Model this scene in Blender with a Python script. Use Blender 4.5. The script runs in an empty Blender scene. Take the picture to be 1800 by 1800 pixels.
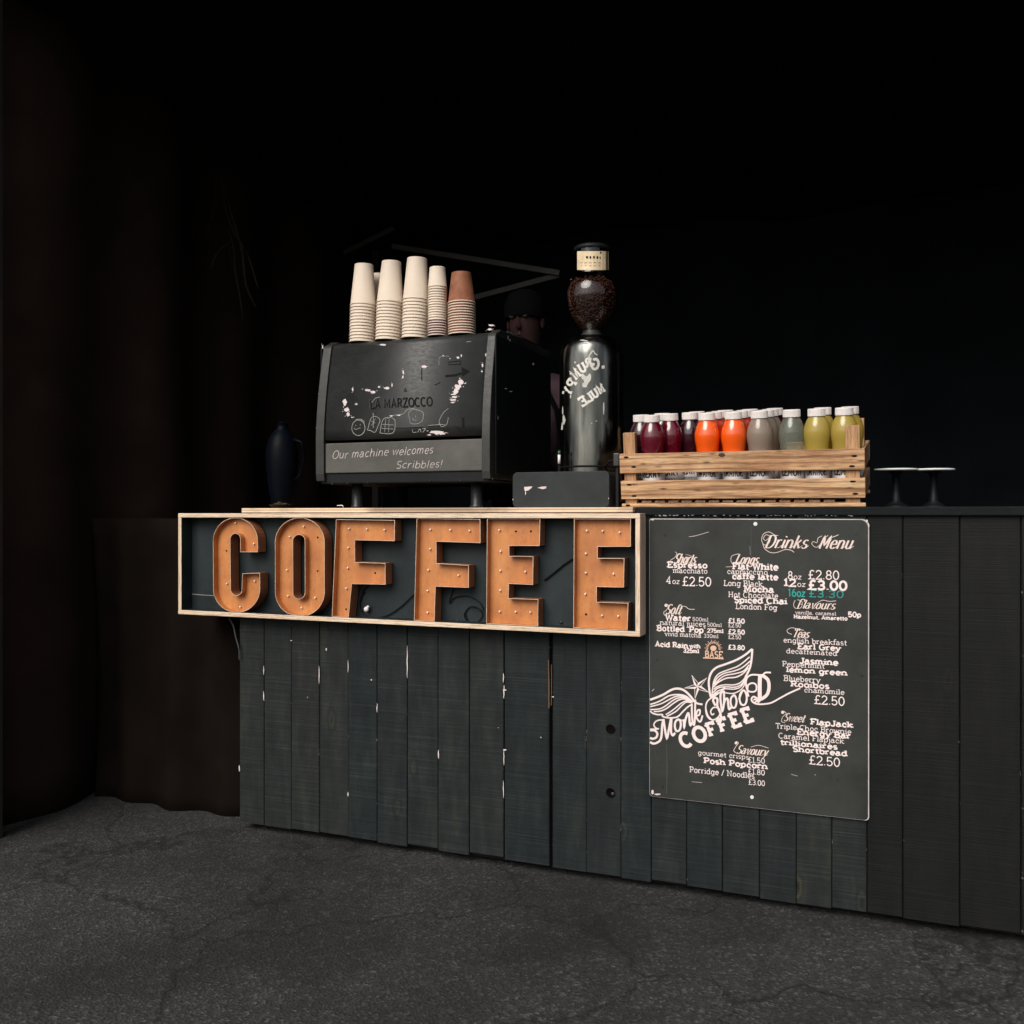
import bpy, bmesh, math, random
from mathutils import Vector, Matrix
R = math.radians
random.seed(7)
sc = bpy.context.scene
col = sc.collection

# ------------------------------------------------------------------ camera
YAW = R(22.3)                      # the camera looks to the left of straight-on
FPX, CX, CY = 1713.0, 900.0, 902.0 # focal length / centre, in pixels of an 1800 px frame
CAM = Vector((0.0, -2.78, 1.10))
cd = bpy.data.cameras.new('camera')
cam = bpy.data.objects.new('camera', cd); col.objects.link(cam)
cam.location = CAM; cam.rotation_euler = (R(90), 0, YAW)
cd.sensor_fit = 'HORIZONTAL'; cd.sensor_width = 36.0; cd.lens = 36.0*FPX/1800.0
cd.shift_y = (CY-900.0)/1800.0
cd.clip_start = 0.05; cd.clip_end = 500
cd.dof.use_dof = True; cd.dof.focus_distance = 2.85; cd.dof.aperture_fstop = 7.0
sc.camera = cam

# ------------------------------------------------------------------ world and sun
SUN_EL, SUN_AZ = R(40), R(12)      # azimuth: angle of the sun from straight behind the camera side, towards -X
w = bpy.data.worlds.new('World'); sc.world = w; w.use_nodes = True
wn = w.node_tree; wn.nodes.clear()
wo = wn.nodes.new('ShaderNodeOutputWorld'); wb = wn.nodes.new('ShaderNodeBackground')
sky = wn.nodes.new('ShaderNodeTexSky'); sky.sky_type = 'NISHITA'; sky.sun_disc = False
sky.sun_elevation = SUN_EL; sky.air_density = 1.0; sky.dust_density = 4.0; sky.ozone_density = 1.0
wb.inputs['Strength'].default_value = 0.085
hs = wn.nodes.new('ShaderNodeHueSaturation'); hs.inputs['Saturation'].default_value = 0.35
wn.links.new(sky.outputs[0], hs.inputs['Color']); wn.links.new(hs.outputs[0], wb.inputs[0]); wn.links.new(wb.outputs[0], wo.inputs[0])
sun_dir = Vector((-math.sin(SUN_AZ)*math.cos(SUN_EL), -math.cos(SUN_AZ)*math.cos(SUN_EL), math.sin(SUN_EL)))
sky.sun_rotation = math.atan2(sun_dir.x, sun_dir.y)
sd = bpy.data.lights.new('sun', 'SUN'); sd.energy = 1.5; sd.angle = R(40); sd.color = (1.0, .93, .85)
so = bpy.data.objects.new('sun', sd); col.objects.link(so)
so.rotation_euler = (-sun_dir).to_track_quat('-Z', 'Y').to_euler(); so.location = (0, -6, 6)

sc.view_settings.view_transform = 'Standard'; sc.view_settings.look = 'None'
sc.view_settings.gamma = 1.0; sc.view_settings.use_curve_mapping = False
sc.view_settings.exposure = 0.62
sc.render.engine = 'CYCLES'
sc.cycles.max_bounces = 8; sc.cycles.transparent_max_bounces = 24; sc.cycles.use_denoising = True
sc.cycles.caustics_reflective = False; sc.cycles.caustics_refractive = False

# ------------------------------------------------------------------ helpers
S_, C_ = math.sin(YAW), math.cos(YAW)
def P(x, y, Y):
    """point of the vertical plane at depth Y that a photo pixel measures"""
    u = (x-CX)/FPX; D = Y-CAM.y
    X = D*(-S_+u*C_)/(C_+u*S_); Z = D/(C_+u*S_)
    return Vector((X, Y, CAM.z+(CY-y)/FPX*Z))
def mmpx(x, Y): return (Y-CAM.y)/(C_+(x-CX)/FPX*S_)/FPX

def link(o, parent=None):
    col.objects.link(o)
    if parent: o.parent = parent
    return o
def thing(name, label, cat, loc=(0, 0, 0), group=None, rot=(0, 0, 0)):
    o = bpy.data.objects.new(name, None); o.empty_display_size = .05
    o.location = loc; o.rotation_euler = rot; link(o)
    return tag(o, label, cat, group)
def tag(o, label=None, cat=None, group=None, kind=None):
    if label: o['label'] = label
    if cat: o['category'] = cat
    if group: o['group'] = group
    if kind: o['kind'] = kind
    return o
def root_loc(o):
    while o is not None and o.parent: o = o.parent
    return Vector(o.location) if o is not None else Vector((0, 0, 0))

class MB:
    def __init__(s): s.v = []; s.f = []; s.m = []; s.sm = []
    def add(s, vs, fs, m=0, smooth=False):
        b = len(s.v); s.v += [tuple(v) for v in vs]
        for f in fs: s.f.append([b+i for i in f]); s.m.append(m); s.sm.append(smooth)
        return s
    def box(s, x0, x1, y0, y1, z0, z1, m=0):
        vs = [(x, y, z) for x in (x0, x1) for y in (y0, y1) for z in (z0, z1)]
        return s.add(vs, [(0, 1, 3, 2), (4, 6, 7, 5), (0, 4, 5, 1), (2, 3, 7, 6), (0, 2, 6, 4), (1, 5, 7, 3)], m)
    def tube(s, pts, r, n=8, m=0):
        pts = [Vector(p) for p in pts]; rings = []
        for i, p in enumerate(pts):
            t = (pts[min(i+1, len(pts)-1)]-pts[max(i-1, 0)]).normalized()
            a = t.cross(Vector((0, 0, 1)));
            if a.length < .15: a = t.cross(Vector((0, 1, 0)))
            a.normalize(); b = t.cross(a)
            rr = r[i] if isinstance(r, (list, tuple)) else r
            rings.append([p+a*rr*math.cos(2*math.pi*k/n)+b*rr*math.sin(2*math.pi*k/n) for k in range(n)])
        vs = [v for g in rings for v in g]
        fs = [(i*n+k, i*n+(k+1) % n, (i+1)*n+(k+1) % n, (i+1)*n+k) for i in range(len(pts)-1) for k in range(n)]
        s.add(vs, fs, m, True)
        return s.add([v for v in rings[0]]+[v for v in rings[-1]], [tuple(range(n)), tuple(range(2*n-1, n-1, -1))], m)
    def lathe(s, prof, c=(0, 0, 0), n=32, m=0, smooth=True, wob=None):
        vs = []
        for (r, z) in prof:
            for k in range(n):
                a = 2*math.pi*k/n
                vs.append((c[0]+r*math.cos(a), c[1]+r*math.sin(a), c[2]+z))
        fs = [(i*n+k, i*n+(k+1) % n, (i+1)*n+(k+1) % n, (i+1)*n+k) for i in range(len(prof)-1) for k in range(n)]
        return s.add(vs, fs, m, smooth)
    def prismX(s, prof, x0, x1, m=0, smooth=False):
        """closed (y,z) profile extruded along X"""
        n = len(prof)
        vs = [(x0, y, z) for y, z in prof]+[(x1, y, z) for y, z in prof]
        s.add(vs, [(i, (i+1) % n, n+(i+1) % n, n+i) for i in range(n)], m, smooth)
        return s.add(vs, [tuple(range(n-1, -1, -1)), tuple(range(n, 2*n))], m)
    def prismZ(s, prof, z0, z1, m=0):
        n = len(prof)
        vs = [(x, y, z0) for x, y in prof]+[(x, y, z1) for x, y in prof]
        return s.add(vs, [(i, (i+1) % n, n+(i+1) % n, n+i) for i in range(n)]+[tuple(range(n-1, -1, -1)), tuple(range(n, 2*n))], m)
    def prismY(s, prof, y0, y1, m=0):
        n = len(prof)
        vs = [(x, y0, z) for x, z in prof]+[(x, y1, z) for x, z in prof]
        return s.add(vs, [(i, (i+1) % n, n+(i+1) % n, n+i) for i in range(n)]+[tuple(range(n-1, -1, -1)), tuple(range(n, 2*n))], m)
    def ball(s, c, r, m=0, n=8, sc_=(1, 1, 1)):
        prof = []
        vs = []; fs = []
        for i in range(n//2+1):
            t = math.pi*i/(n//2)
            for k in range(n):
                a = 2*math.pi*k/n
                vs.append((c[0]+r*sc_[0]*math.sin(t)*math.cos(a), c[1]+r*sc_[1]*math.sin(t)*math.sin(a), c[2]+r*sc_[2]*math.cos(t)))
        fs = [(i*n+k, i*n+(k+1) % n, (i+1)*n+(k+1) % n, (i+1)*n+k) for i in range(n//2) for k in range(n)]
        return s.add(vs, fs, m, True)
    def mesh(s, name, mats, off=(0, 0, 0), fix=True):
        me = bpy.data.meshes.new(name)
        off = Vector(off)
        me.from_pydata([Vector(v)-off for v in s.v], [], s.f)
        for mm in (mats if isinstance(mats, (list, tuple)) else [mats]): me.materials.append(mm)
        for p, m, q in zip(me.polygons, s.m, s.sm): p.material_index = m; p.use_smooth = q
        if fix:
            bm = bmesh.new(); bm.from_mesh(me)
            bmesh.ops.remove_doubles(bm, verts=bm.verts, dist=1e-6)
            bmesh.ops.recalc_face_normals(bm, faces=bm.faces)
            bm.to_mesh(me); bm.free()
        me.update()
        return me
    def build(s, name, mats, parent=None, local=False, bevel=0, fix=True):
        off = (0, 0, 0) if (local or parent is None) else root_loc(parent)
        o = bpy.data.objects.new(name, s.mesh(name, mats, off, fix))
        link(o, parent)
        if bevel:
            b = o.modifiers.new('bevel', 'BEVEL'); b.width = bevel; b.segments = 2; b.limit_method = 'ANGLE'; b.angle_limit = R(40)
        return o

# ------------------------------------------------------------------ materials
def lin(r, g, b):
    f = lambda c: ((c/255.0+.055)/1.055)**2.4 if c > 10 else c/255.0/12.92
    return (f(r), f(g), f(b), 1)
class NT:
    def __init__(s, name):
        s.m = bpy.data.materials.new(name); s.m.use_nodes = True; s.t = s.m.node_tree; s.t.nodes.clear()
        s.out = s.n('ShaderNodeOutputMaterial')
    def n(s, t, **kw):
        o = s.t.nodes.new(t)
        for k, v in kw.items():
            if k.startswith('_'): setattr(o, k[1:], v)
            else: o.inputs[k.replace('__', ' ')].default_value = v
        return o
    def l(s, a, b): s.t.links.new(a, b)
    def coords(s, stretch=(1, 1, 1), kind='Object', rnd=True):
        tc = s.n('ShaderNodeTexCoord'); mp = s.n('ShaderNodeMapping')
        s.l(tc.outputs[kind], mp.inputs['Vector']); mp.inputs['Scale'].default_value = stretch
        if rnd:
            oi = s.n('ShaderNodeObjectInfo'); mm = s.n('ShaderNodeMath', _operation='MULTIPLY'); mm.inputs[1].default_value = 37.0
            cb = s.n('ShaderNodeCombineXYZ')
            s.l(oi.outputs['Random'], mm.inputs[0])
            for k in range(3): s.l(mm.outputs[0], cb.inputs[k])
            s.l(cb.outputs[0], mp.inputs['Location'])
        return mp.outputs[0]
    def noise(s, vec, scale, detail=6, rough=.55, dist=0):
        nn = s.n('ShaderNodeTexNoise', Scale=scale, Detail=detail, Roughness=rough, Distortion=dist)
        s.l(vec, nn.inputs['Vector']); return nn.outputs['Fac']
    def ramp(s, fac, stops, interp='LINEAR'):
        r = s.n('ShaderNodeValToRGB'); r.color_ramp.interpolation = interp
        while len(r.color_ramp.elements) < len(stops): r.color_ramp.elements.new(.5)
        for e, (p, c) in zip(r.color_ramp.elements, stops):
            e.position = p; e.color = c if len(c) == 4 else (*c, 1)
        s.l(fac, r.inputs[0]); return r.outputs[0]
    def mix(s, fac, a, b, mode='MIX'):
        mx = s.n('ShaderNodeMix', _data_type='RGBA', _blend_type=mode)
        for v, i in ((fac, 0), (a, 6), (b, 7)):
            if hasattr(v, 'links') or hasattr(v, 'is_linked'): s.l(v, mx.inputs[i])
            else: mx.inputs[i].default_value = v
        return mx.outputs[2]
    def math(s, op, a, b=0.0):
        mm = s.n('ShaderNodeMath', _operation=op)
        for v, i in ((a, 0), (b, 1)):
            if hasattr(v, 'is_linked'): s.l(v, mm.inputs[i])
            else: mm.inputs[i].default_value = v
        return mm.outputs[0]
    def bump(s, h, strength, dist):
        b = s.n('ShaderNodeBump', Strength=strength, Distance=dist); s.l(h, b.inputs['Height']); return b.outputs[0]
    def principled(s, base=None, rough=.5, metal=0, normal=None, **kw):
        p = s.n('ShaderNodeBsdfPrincipled')
        for k, v in (('Base Color', base), ('Roughness', rough), ('Metallic', metal), ('Normal', normal), *[(k.replace('__', ' '), v) for k, v in kw.items()]):
            if v is None: continue
            if hasattr(v, 'is_linked'): s.l(v, p.inputs[k])
            else: p.inputs[k].default_value = v
        s.l(p.outputs[0], s.out.inputs[0]); return p

BK = (0, 0, 0, 1); WH = (1, 1, 1, 1)
def g3(v): return (v, v, v, 1)
def simple(name, c, rough=.5, metal=0, var=.25, vs=12, bump=.15, bs=90, bd=.001, stretch=(1, 1, 1), **kw):
    t = NT(name); v = t.coords(stretch)
    a = t.noise(v, vs, 6, .6); b = t.noise(v, bs, 3, .6)
    c = tuple(c[:3])
    colr = t.ramp(a, [(.3, tuple(x*(1-var) for x in c)), (.7, tuple(min(1, x*(1+var)) for x in c))])
    rr = t.math('ADD', t.math('MULTIPLY', t.math('SUBTRACT', b, .5), .25), rough)
    t.principled(colr, rr, metal, t.bump(b, bump, bd), **kw)
    return t.m
def wood(name, c0, c1, c2, stretch, rough=.6, knots=False, bump=.35):
    t = NT(name); v = t.coords(stretch)
    a = t.noise(v, 3.0, 5, .6, .6); f = t.noise(v, 16, 6, .7, .2)
    colr = t.ramp(a, [(.3, c0), (.5, c1), (.72, c2)])
    fl = t.ramp(f, [(.36, g3(.42)), (.47, g3(.85)), (.56, g3(1.0))])
    colr = t.mix(1.0, colr, fl, 'MULTIPLY')
    if knots:
        wv = t.n('ShaderNodeTexWave', Scale=1.6, Distortion=9.0, Detail=4, Detail__Scale=1.2); wv.wave_type = 'RINGS'; wv.rings_direction = 'X'
        t.l(t.coords(tuple(s*.6 if s > 5 else s for s in stretch)), wv.inputs['Vector'])
        colr = t.mix(.75, colr, t.ramp(wv.outputs['Fac'], [(.0, (.50, .38, .30)), (.35, (.9, .85, .8)), (.7, (1.12, 1.08, 1.0))]), 'MULTIPLY')
        vo = t.n('ShaderNodeTexVoronoi', Scale=5.0); vo.feature = 'F1'
        v2 = t.coords(tuple(s*.35 if s > 5 else s*2.2 for s in stretch)); t.l(v2, vo.inputs['Vector'])
        k = t.ramp(vo.outputs['Distance'], [(.04, g3(.12)), (.12, g3(.62)), (.2, g3(1))])
        colr = t.mix(.9, colr, k, 'MULTIPLY')
        st = t.ramp(t.noise(t.coords((3, 3, 3)), 3, 4), [(.45, g3(1)), (.7, (.62, .5, .42))])
        colr = t.mix(.8, colr, st, 'MULTIPLY')
    t.principled(colr, rough, 0, t.bump(f, bump, .002))
    return t.m

def plank_mat(name='black_plank_paint', k=1.0):
    t = NT(name); v = t.coords((1, 1, 1))
    oi = t.n('ShaderNodeObjectInfo')
    base = t.ramp(oi.outputs['Random'], [(0, (.0098*k, .0145*k, .0155*k)), (.5, (.0125*k, .0165*k, .0168*k)), (1, (.0165*k, .019*k, .0182*k))])
    a = t.noise(t.coords((6, 1, 1.4)), 4, 6, .65)
    base = t.mix(1, base, t.ramp(a, [(.3, g3(.6)), (.52, g3(1)), (.75, (1.9, 1.65, 1.3, 1))]), 'MULTIPLY')
    saw = t.noise(t.coords((2.5, 2.5, 260)), 1.0, 3, .7)                 # horizontal band-saw marks
    sawc = t.ramp(saw, [(.35, g3(.7)), (.55, g3(1)), (.72, g3(2.0))])
    base = t.mix(.8, base, sawc, 'MULTIPLY')
    grain = t.noise(t.coords((160, 160, 4)), 1.0, 4, .6)
    # rubbed edges: bare pale wood where the generated x runs to either edge
    tc = t.n('ShaderNodeTexCoord'); sx = t.n('ShaderNodeSeparateXYZ'); t.l(tc.outputs['Generated'], sx.inputs[0])
    d = t.math('ABSOLUTE', t.math('SUBTRACT', sx.outputs[0], .5))
    e = t.ramp(t.math('ADD', d, t.math('MULTIPLY', t.math('SUBTRACT', t.noise(t.coords((30, 30, 30)), 3, 4), .5), .03)), [(.480, BK), (.487, WH)])
    nz = t.ramp(t.noise(t.coords((1, 1, 9)), 2.2, 5, .75), [(.63, BK), (.70, g3(.7))])
    chip = t.math('MULTIPLY', e, nz)
    base = t.mix(chip, base, (.42, .33, .29, 1))
    dust = t.ramp(t.noise(t.coords((40, 40, 22)), 3.3, 5, .7), [(.70, BK), (.78, g3(.35*k))])
    base = t.mix(dust, base, (.16, .14, .115, 1))
    vo = t.n('ShaderNodeTexVoronoi', Scale=1.0); t.l(t.coords((7, 7, 2.6)), vo.inputs['Vector'])
    kn = t.ramp(vo.outputs['Distance'], [(.03, g3(.45)), (.07, (2.2, 1.9, 1.5, 1)), (.10, g3(.8)), (.16, g3(1.25)), (.24, g3(1))])
    base = t.mix(.7, base, kn, 'MULTIPLY')
    h = t.math('ADD', t.math('MULTIPLY', saw, .6), t.math('MULTIPLY', grain, .4))
    t.principled(base, .68, 0, t.bump(h, .8, .002), Specular__IOR__Level=.22)
    return t.m

def scuffed(name, c, rough=.4, metal=0, scr=.5, **kw):
    """dark painted metal with smears and fine scratches"""
    t = NT(name); v = t.coords((1, 1, 1))
    a = t.noise(v, 7, 7, .65); b = t.noise(t.coords((3, 3, 9)), 18, 5, .7); s1 = t.noise(t.coords((10, 10, 90)), 5, 5, .8)
    c = tuple(c[:3])
    colr = t.ramp(a, [(.3, tuple(x*.7 for x in c)), (.7, tuple(x*1.4 for x in c))])
    colr = t.mix(t.ramp(s1, [(.66, BK), (.76, g3(scr))]), colr, (.2, .19, .17, 1))
    rr = t.ramp(b, [(.3, g3(max(.05, rough-.1))), (.7, g3(min(1, rough+.16)))])
    t.principled(colr, rr, metal, t.bump(b, .12, .0006), **kw)
    return t.m

def thin_glass(name, tint, gloss_rough=.03, alpha=1.0):
    t = NT(name)
    tr = t.n('ShaderNodeBsdfTransparent'); tr.inputs[0].default_value = tint
    gl = t.n('ShaderNodeBsdfGlossy'); gl.inputs['Roughness'].default_value = gloss_rough
    lw = t.n('ShaderNodeLayerWeight', Blend=.5); mx = t.n('ShaderNodeMixShader')
    fq = t.math('ADD', t.math('MULTIPLY', t.math('POWER', lw.outputs['Facing'], 4.0), .20), .06)
    t.l(fq, mx.inputs[0]); t.l(tr.outputs[0], mx.inputs[1]); t.l(gl.outputs[0], mx.inputs[2]); t.l(mx.outputs[0], t.out.inputs[0])
    return t.m

M = {}
M['plank'] = plank_mat()
M['gap'] = simple('gap_dark_wood', (.012, .009, .007), .8, Specular__IOR__Level=.1)
M['pine'] = wood('sign_frame_pine', (.60, .44, .30), (.74, .57, .41), (.80, .66, .50), (1.2, 30, 30), .6, bump=.15)
M['pine_v'] = wood('sign_frame_pine_upright', (.60, .44, .30), (.74, .57, .41), (.80, .66, .50), (30, 30, 1.2), .6, bump=.15)
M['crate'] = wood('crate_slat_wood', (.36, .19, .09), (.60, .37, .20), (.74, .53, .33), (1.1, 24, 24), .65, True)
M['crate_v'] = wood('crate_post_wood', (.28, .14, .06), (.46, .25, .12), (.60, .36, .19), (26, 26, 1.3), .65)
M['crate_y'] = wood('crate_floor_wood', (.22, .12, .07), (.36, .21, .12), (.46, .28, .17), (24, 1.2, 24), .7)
def ply():
    t = NT('plywood_edge'); v = t.coords((1, 1, 1), rnd=False)
    sx = t.n('ShaderNodeSeparateXYZ'); t.l(v, sx.inputs[0])
    st = t.n('ShaderNodeTexNoise', Scale=1.0, Detail=2); st.noise_dimensions = '3D'
    t.l(t.coords((.4, .4, 420), rnd=False), st.inputs['Vector'])
    c = t.ramp(st.outputs[0], [(.38, (.26, .16, .09)), (.5, (.62, .45, .30)), (.6, (.78, .62, .45))])
    stain = t.ramp(t.noise(t.coords((1, 1, 1), rnd=False), 4, 4), [(.40, (.12, .08, .05)), (.52, (1, 1, 1))])
    t.principled(t.mix(.6, c, stain, 'MULTIPLY'), .6, 0, t.bump(st.outputs[0], .4, .001)); return t.m
M['ply'] = ply()
def letter_mat():
    t = NT('rusty_orange_sign_paint'); v = t.coords((1, 1, 1))
    a = t.noise(v, 9, 6, .6); b = t.noise(v, 60, 5, .7)
    c = t.ramp(a, [(.28, (.38, .130, .036)), (.5, (.52, .200, .056)), (.75, (.60, .255, .08))])
    c = t.mix(t.ramp(b, [(.52, BK), (.74, g3(.5))]), c, (.27, .085, .030, 1))
    c = t.mix(t.ramp(t.noise(t.coords((9, 9, 2)), 3, 5, .65), [(.42, g3(.4)), (.60, BK)]), c, (.33, .115, .040, 1))
    c = t.mix(t.ramp(t.noise(v, 22, 3, .5), [(.68, BK), (.78, g3(.35))]), c, (.42, .27, .18, 1))
    t.principled(c, t.ramp(b, [(.3, g3(.45)), (.7, g3(.65))]), 0, t.bump(b, .15, .0008)); return t.m
M['letter'] = letter_mat()
M['letter_side'] = simple('sign_letter_outer_sides', (.27, .10, .042), .6, var=.3)
M['letter_edge'] = simple('sign_letter_bare_edge', (.62, .48, .36), .45, .3)
M['backboard'] = scuffed('sign_backboard_paint', (.016, .022, .024), .5, 0, .35, Specular__IOR__Level=.2)
M['bulb'] = simple('bulb_plastic', (.85, .76, .68), .25, var=.05)
M['hole'] = simple('empty_socket', (.004, .003, .003), .9, Specular__IOR__Level=.03)
M['cable'] = simple('black_cable', (.005, .005, .006), .5, Specular__IOR__Level=.12)
M['whitewire'] = simple('white_plastic', (.75, .68, .70), .35)
M['board'] = scuffed('menu_board_dark_print', (.028, .030, .0285), .42, 0, .4, Specular__IOR__Level=.25)
M['board_edge'] = simple('menu_board_white_core', (.50, .46, .45), .5)
M['board_edge2'] = simple('menu_board_grey_core', (.10, .105, .105), .5)
M['print'] = simple('white_print', (.80, .68, .66), .5, var=.06)
M['print2'] = simple('cream_print', (.74, .60, .54), .5, var=.1)
M['teal'] = simple('teal_chalk_pen', (.010, .30, .27), .5, var=.25)
M['peach'] = simple('peach_print', (.75, .47, .33), .5, var=.1)
M['machine'] = scuffed('black_scuffed_enamel', (.020, .0215, .0215), .44, 0, .5, Specular__IOR__Level=.4)
M['apron'] = scuffed('grey_scuffed_steel', (.062, .061, .055), .6, 0, .5)
M['trim'] = scuffed('side_trim_metal', (.024, .025, .024), .45, .2, .6)
M['blackmetal'] = scuffed('matt_black_metal', (.005, .0065, .0075), .5, 0, .04, Specular__IOR__Level=.2)
M['foot'] = scuffed('machine_foot_metal', (.035, .037, .04), .35, .6, .2)
M['chalk'] = simple('white_paint_scuff', (.62, .54, .54), .7, var=.1)
M['chalk2'] = simple('faint_chalk_line', (.27, .27, .26), .8, var=.2)
M['ink'] = simple('black_marker_ink', (.007, .007, .007), .7, Specular__IOR__Level=.08)
def shell():
    t = NT('polished_dark_grinder_shell'); v = t.coords((1, 1, 1))
    a = t.noise(t.coords((1, 1, .12)), 30, 4, .6)  # upright dark strips of the reflection, painted into the base colour
    t.principled(t.ramp(a, [(.35, (.07, .075, .072)), (.62, (.20, .20, .18))]), t.ramp(t.noise(v, 25, 5, .6), [(.3, g3(.14)), (.7, g3(.27))]), 1.0, None); return t.m
M['grinder'] = shell()
M['sticker'] = simple('worn_cream_sticker', (.70, .56, .36), .7, var=.2, vs=30)
M['bean'] = simple('coffee_bean', (.075, .026, .016), .6, var=.5, vs=3, bs=30)
M['hopper'] = thin_glass('smoked_hopper_plastic', (.60, .56, .53, 1), .08)
M['cup'] = simple('cream_paper_cup', (.67, .57, .465), .65, var=.05, vs=5, bump=.05)
M['cupw'] = simple('white_pink_paper_cup', (.68, .54, .49), .6, var=.05, vs=5)
M['kraft'] = simple('brown_kraft_cup', (.22, .078, .036), .7, var=.3, vs=25)
M['cupd'] = simple('dark_ripple_sleeve', (.10, .055, .05), .7)
M['glass'] = thin_glass('clear_plastic_bottle', (.95, .97, .95, 1), .03)
def juice(name, c, tr, rough=.12, cc=0.3):
    t = NT(name)
    t.principled((*c, 1), rough, 0, None, Transmission__Weight=tr, IOR=1.34, Coat__Weight=cc, Coat__Roughness=.08, Specular__IOR__Level=.6)
    return t.m
def clearjuice(name, c, tint, k):
    t = NT(name); d = t.n('ShaderNodeBsdfDiffuse'); d.inputs[0].default_value = (*c, 1)
    tr = t.n('ShaderNodeBsdfTransparent'); tr.inputs[0].default_value = (*tint, 1); mx = t.n('ShaderNodeMixShader'); mx.inputs[0].default_value = k
    t.l(d.outputs[0], mx.inputs[1]); t.l(tr.outputs[0], mx.inputs[2]); t.l(mx.outputs[0], t.out.inputs[0]); return t.m
M['j_red'] = juice('dark_berry_juice', (.11, .0025, .014), 0)
M['j_plum'] = juice('plum_juice', (.030, .004, .010), 0)
M['j_orange'] = juice('orange_carrot_juice', (.95, .105, .002), 0)
M['j_amber'] = juice('red_orange_juice', (.55, .03, .006), 0)
M['j_pink'] = clearjuice('pale_pink_juice', (.46, .36, .30), (.85, .76, .70), .5)
M['j_clear'] = clearjuice('clear_grey_juice', (.34, .35, .29), (.88, .90, .85), .68)
M['j_yellow'] = clearjuice('yellow_lemon_juice', (.60, .43, .09), (.80, .68, .30), .38)
M['cap'] = simple('frosted_white_cap', (.74, .69, .66), .45, var=.06)
M['label'] = simple('white_bottle_label', (.72, .70, .70), .5, var=.03)
M['canvas'] = simple('black_tent_canvas', (.0035, .0045, .006), .85, var=.3, vs=4, bump=.3, bs=200, Specular__IOR__Level=.08)
M['brown'] = simple('brown_tent_canvas', (.022, .0135, .0105), .9, var=.35, vs=3, bump=.4, bs=120, Specular__IOR__Level=.08)
M['tubebar'] = simple('tent_frame_metal', (.035, .033, .030), .5, .3)
M['slab'] = scuffed('black_worktop', (.0040, .0055, .0065), .6, 0, .04, Specular__IOR__Level=.15)
M['panel'] = plank_mat('vignetted_blue_black_board', .26)  # blue-black boards, with a vignette's darkness put into the paint colour
M['box'] = scuffed('dark_grey_box_paint', (.020, .024, .025), .5, 0, .2, Specular__IOR__Level=.25)
M['plate'] = simple('white_glazed_rim', (.70, .72, .72), .2, var=.03)
M['darkglass'] = simple('dark_blue_glaze', (.0015, .0026, .005), .45, Specular__IOR__Level=.06)
M['plant'] = simple('dry_leaf', (.014, .013, .009), .8, Specular__IOR__Level=.1)
M['skin'] = simple('skin', (.036, .012, .010), .9, var=.12, vs=20)  # the shade inside the tent is mixed into this skin colour
M['shirt'] = simple('mauve_shirt', (.07, .042, .052), .85, var=.2, vs=20, Specular__IOR__Level=.1)
M['cloth'] = simple('black_cloth', (.0035, .0035, .004), .95, Specular__IOR__Level=.1)
M['denim'] = simple('dark_trousers', (.01, .012, .02), .9)
M['bag'] = simple('sack_brown', (.10, .07, .03), .8)
M['green'] = simple('green_cap_plastic', (.01, .09, .03), .4)
def asphalt():
    t = NT('asphalt'); v = t.coords((1, 1, 1), rnd=False)
    vo = t.n('ShaderNodeTexVoronoi', Scale=130.0); t.l(v, vo.inputs['Vector'])
    a = t.noise(v, 1.6, 6, .6); b = t.noise(v, 220, 3, .6)
    agg = t.ramp(vo.outputs['Color'], [(.2, (.020, .021, .022)), (.7, (.045, .044, .042)), (.95, (.12, .11, .10))])
    c = t.mix(1, agg, t.ramp(a, [(.3, g3(.4)), (.7, g3(.95))]), 'MULTIPLY')
    ck = t.n('ShaderNodeTexVoronoi', Scale=1.1); ck.feature = 'DISTANCE_TO_EDGE'; nz = t.n('ShaderNodeTexNoise', Scale=5.0, Detail=6); t.l(v, nz.inputs['Vector'])
    va = t.n('ShaderNodeVectorMath', _operation='MULTIPLY_ADD'); t.l(nz.outputs['Color'], va.inputs[0]); va.inputs[1].default_value = (.35, .35, .35); t.l(v, va.inputs[2]); t.l(va.outputs[0], ck.inputs['Vector'])
    c = t.mix(1, c, t.ramp(ck.outputs['Distance'], [(.002, g3(.25)), (.010, g3(1))]), 'MULTIPLY')
    c = t.mix(1, c, t.ramp(t.noise(v, .9, 7, .7), [(.42, g3(.55)), (.52, g3(1))]), 'MULTIPLY')
    h = t.math('ADD', vo.outputs['Distance'], t.math('MULTIPLY', b, .4))
    t.principled(c, .8, 0, t.bump(h, .7, .004)); return t.m
M['asphalt'] = asphalt()

# ------------------------------------------------------------------ stroke lettering
def E(cx, cy, rx, ry, a0, a1, n=None):
    n = n or max(4, int(abs(a1-a0)/22))
    return [(cx+rx*math.cos(R(a0+(a1-a0)*i/n)), cy+ry*math.sin(R(a0+(a1-a0)*i/n))) for i in range(n+1)]
G = {}   # char: (advance, strokes, serif centres (x, y, half-length factor left, right))
def gl(ch, adv, st, se=()): G[ch] = (adv, st, se)
x_ = .66
B_ = lambda cx=.33: E(cx, .33, .23, .33, 0, 360)
gl('a', .68, [E(.28, .48, .19, .18, 150, 0)+[(.47, 0)], E(.26, .2, .2, .2, 0, 360)], [(.50, 0, .2, 1)])
gl('b', .68, [[(.12, 1), (.12, 0)], E(.35, .33, .23, .33, 0, 360)], [(.10, 1, 1, .2)])
gl('c', .62, [E(.33, .33, .23, .33, 45, 318)], [(.5, .52, .5, .5)])
gl('d', .72, [E(.31, .33, .23, .33, 0, 360), [(.54, 1), (.54, 0)]], [(.52, 1, 1, .2), (.56, 0, .2, 1)])
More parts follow.
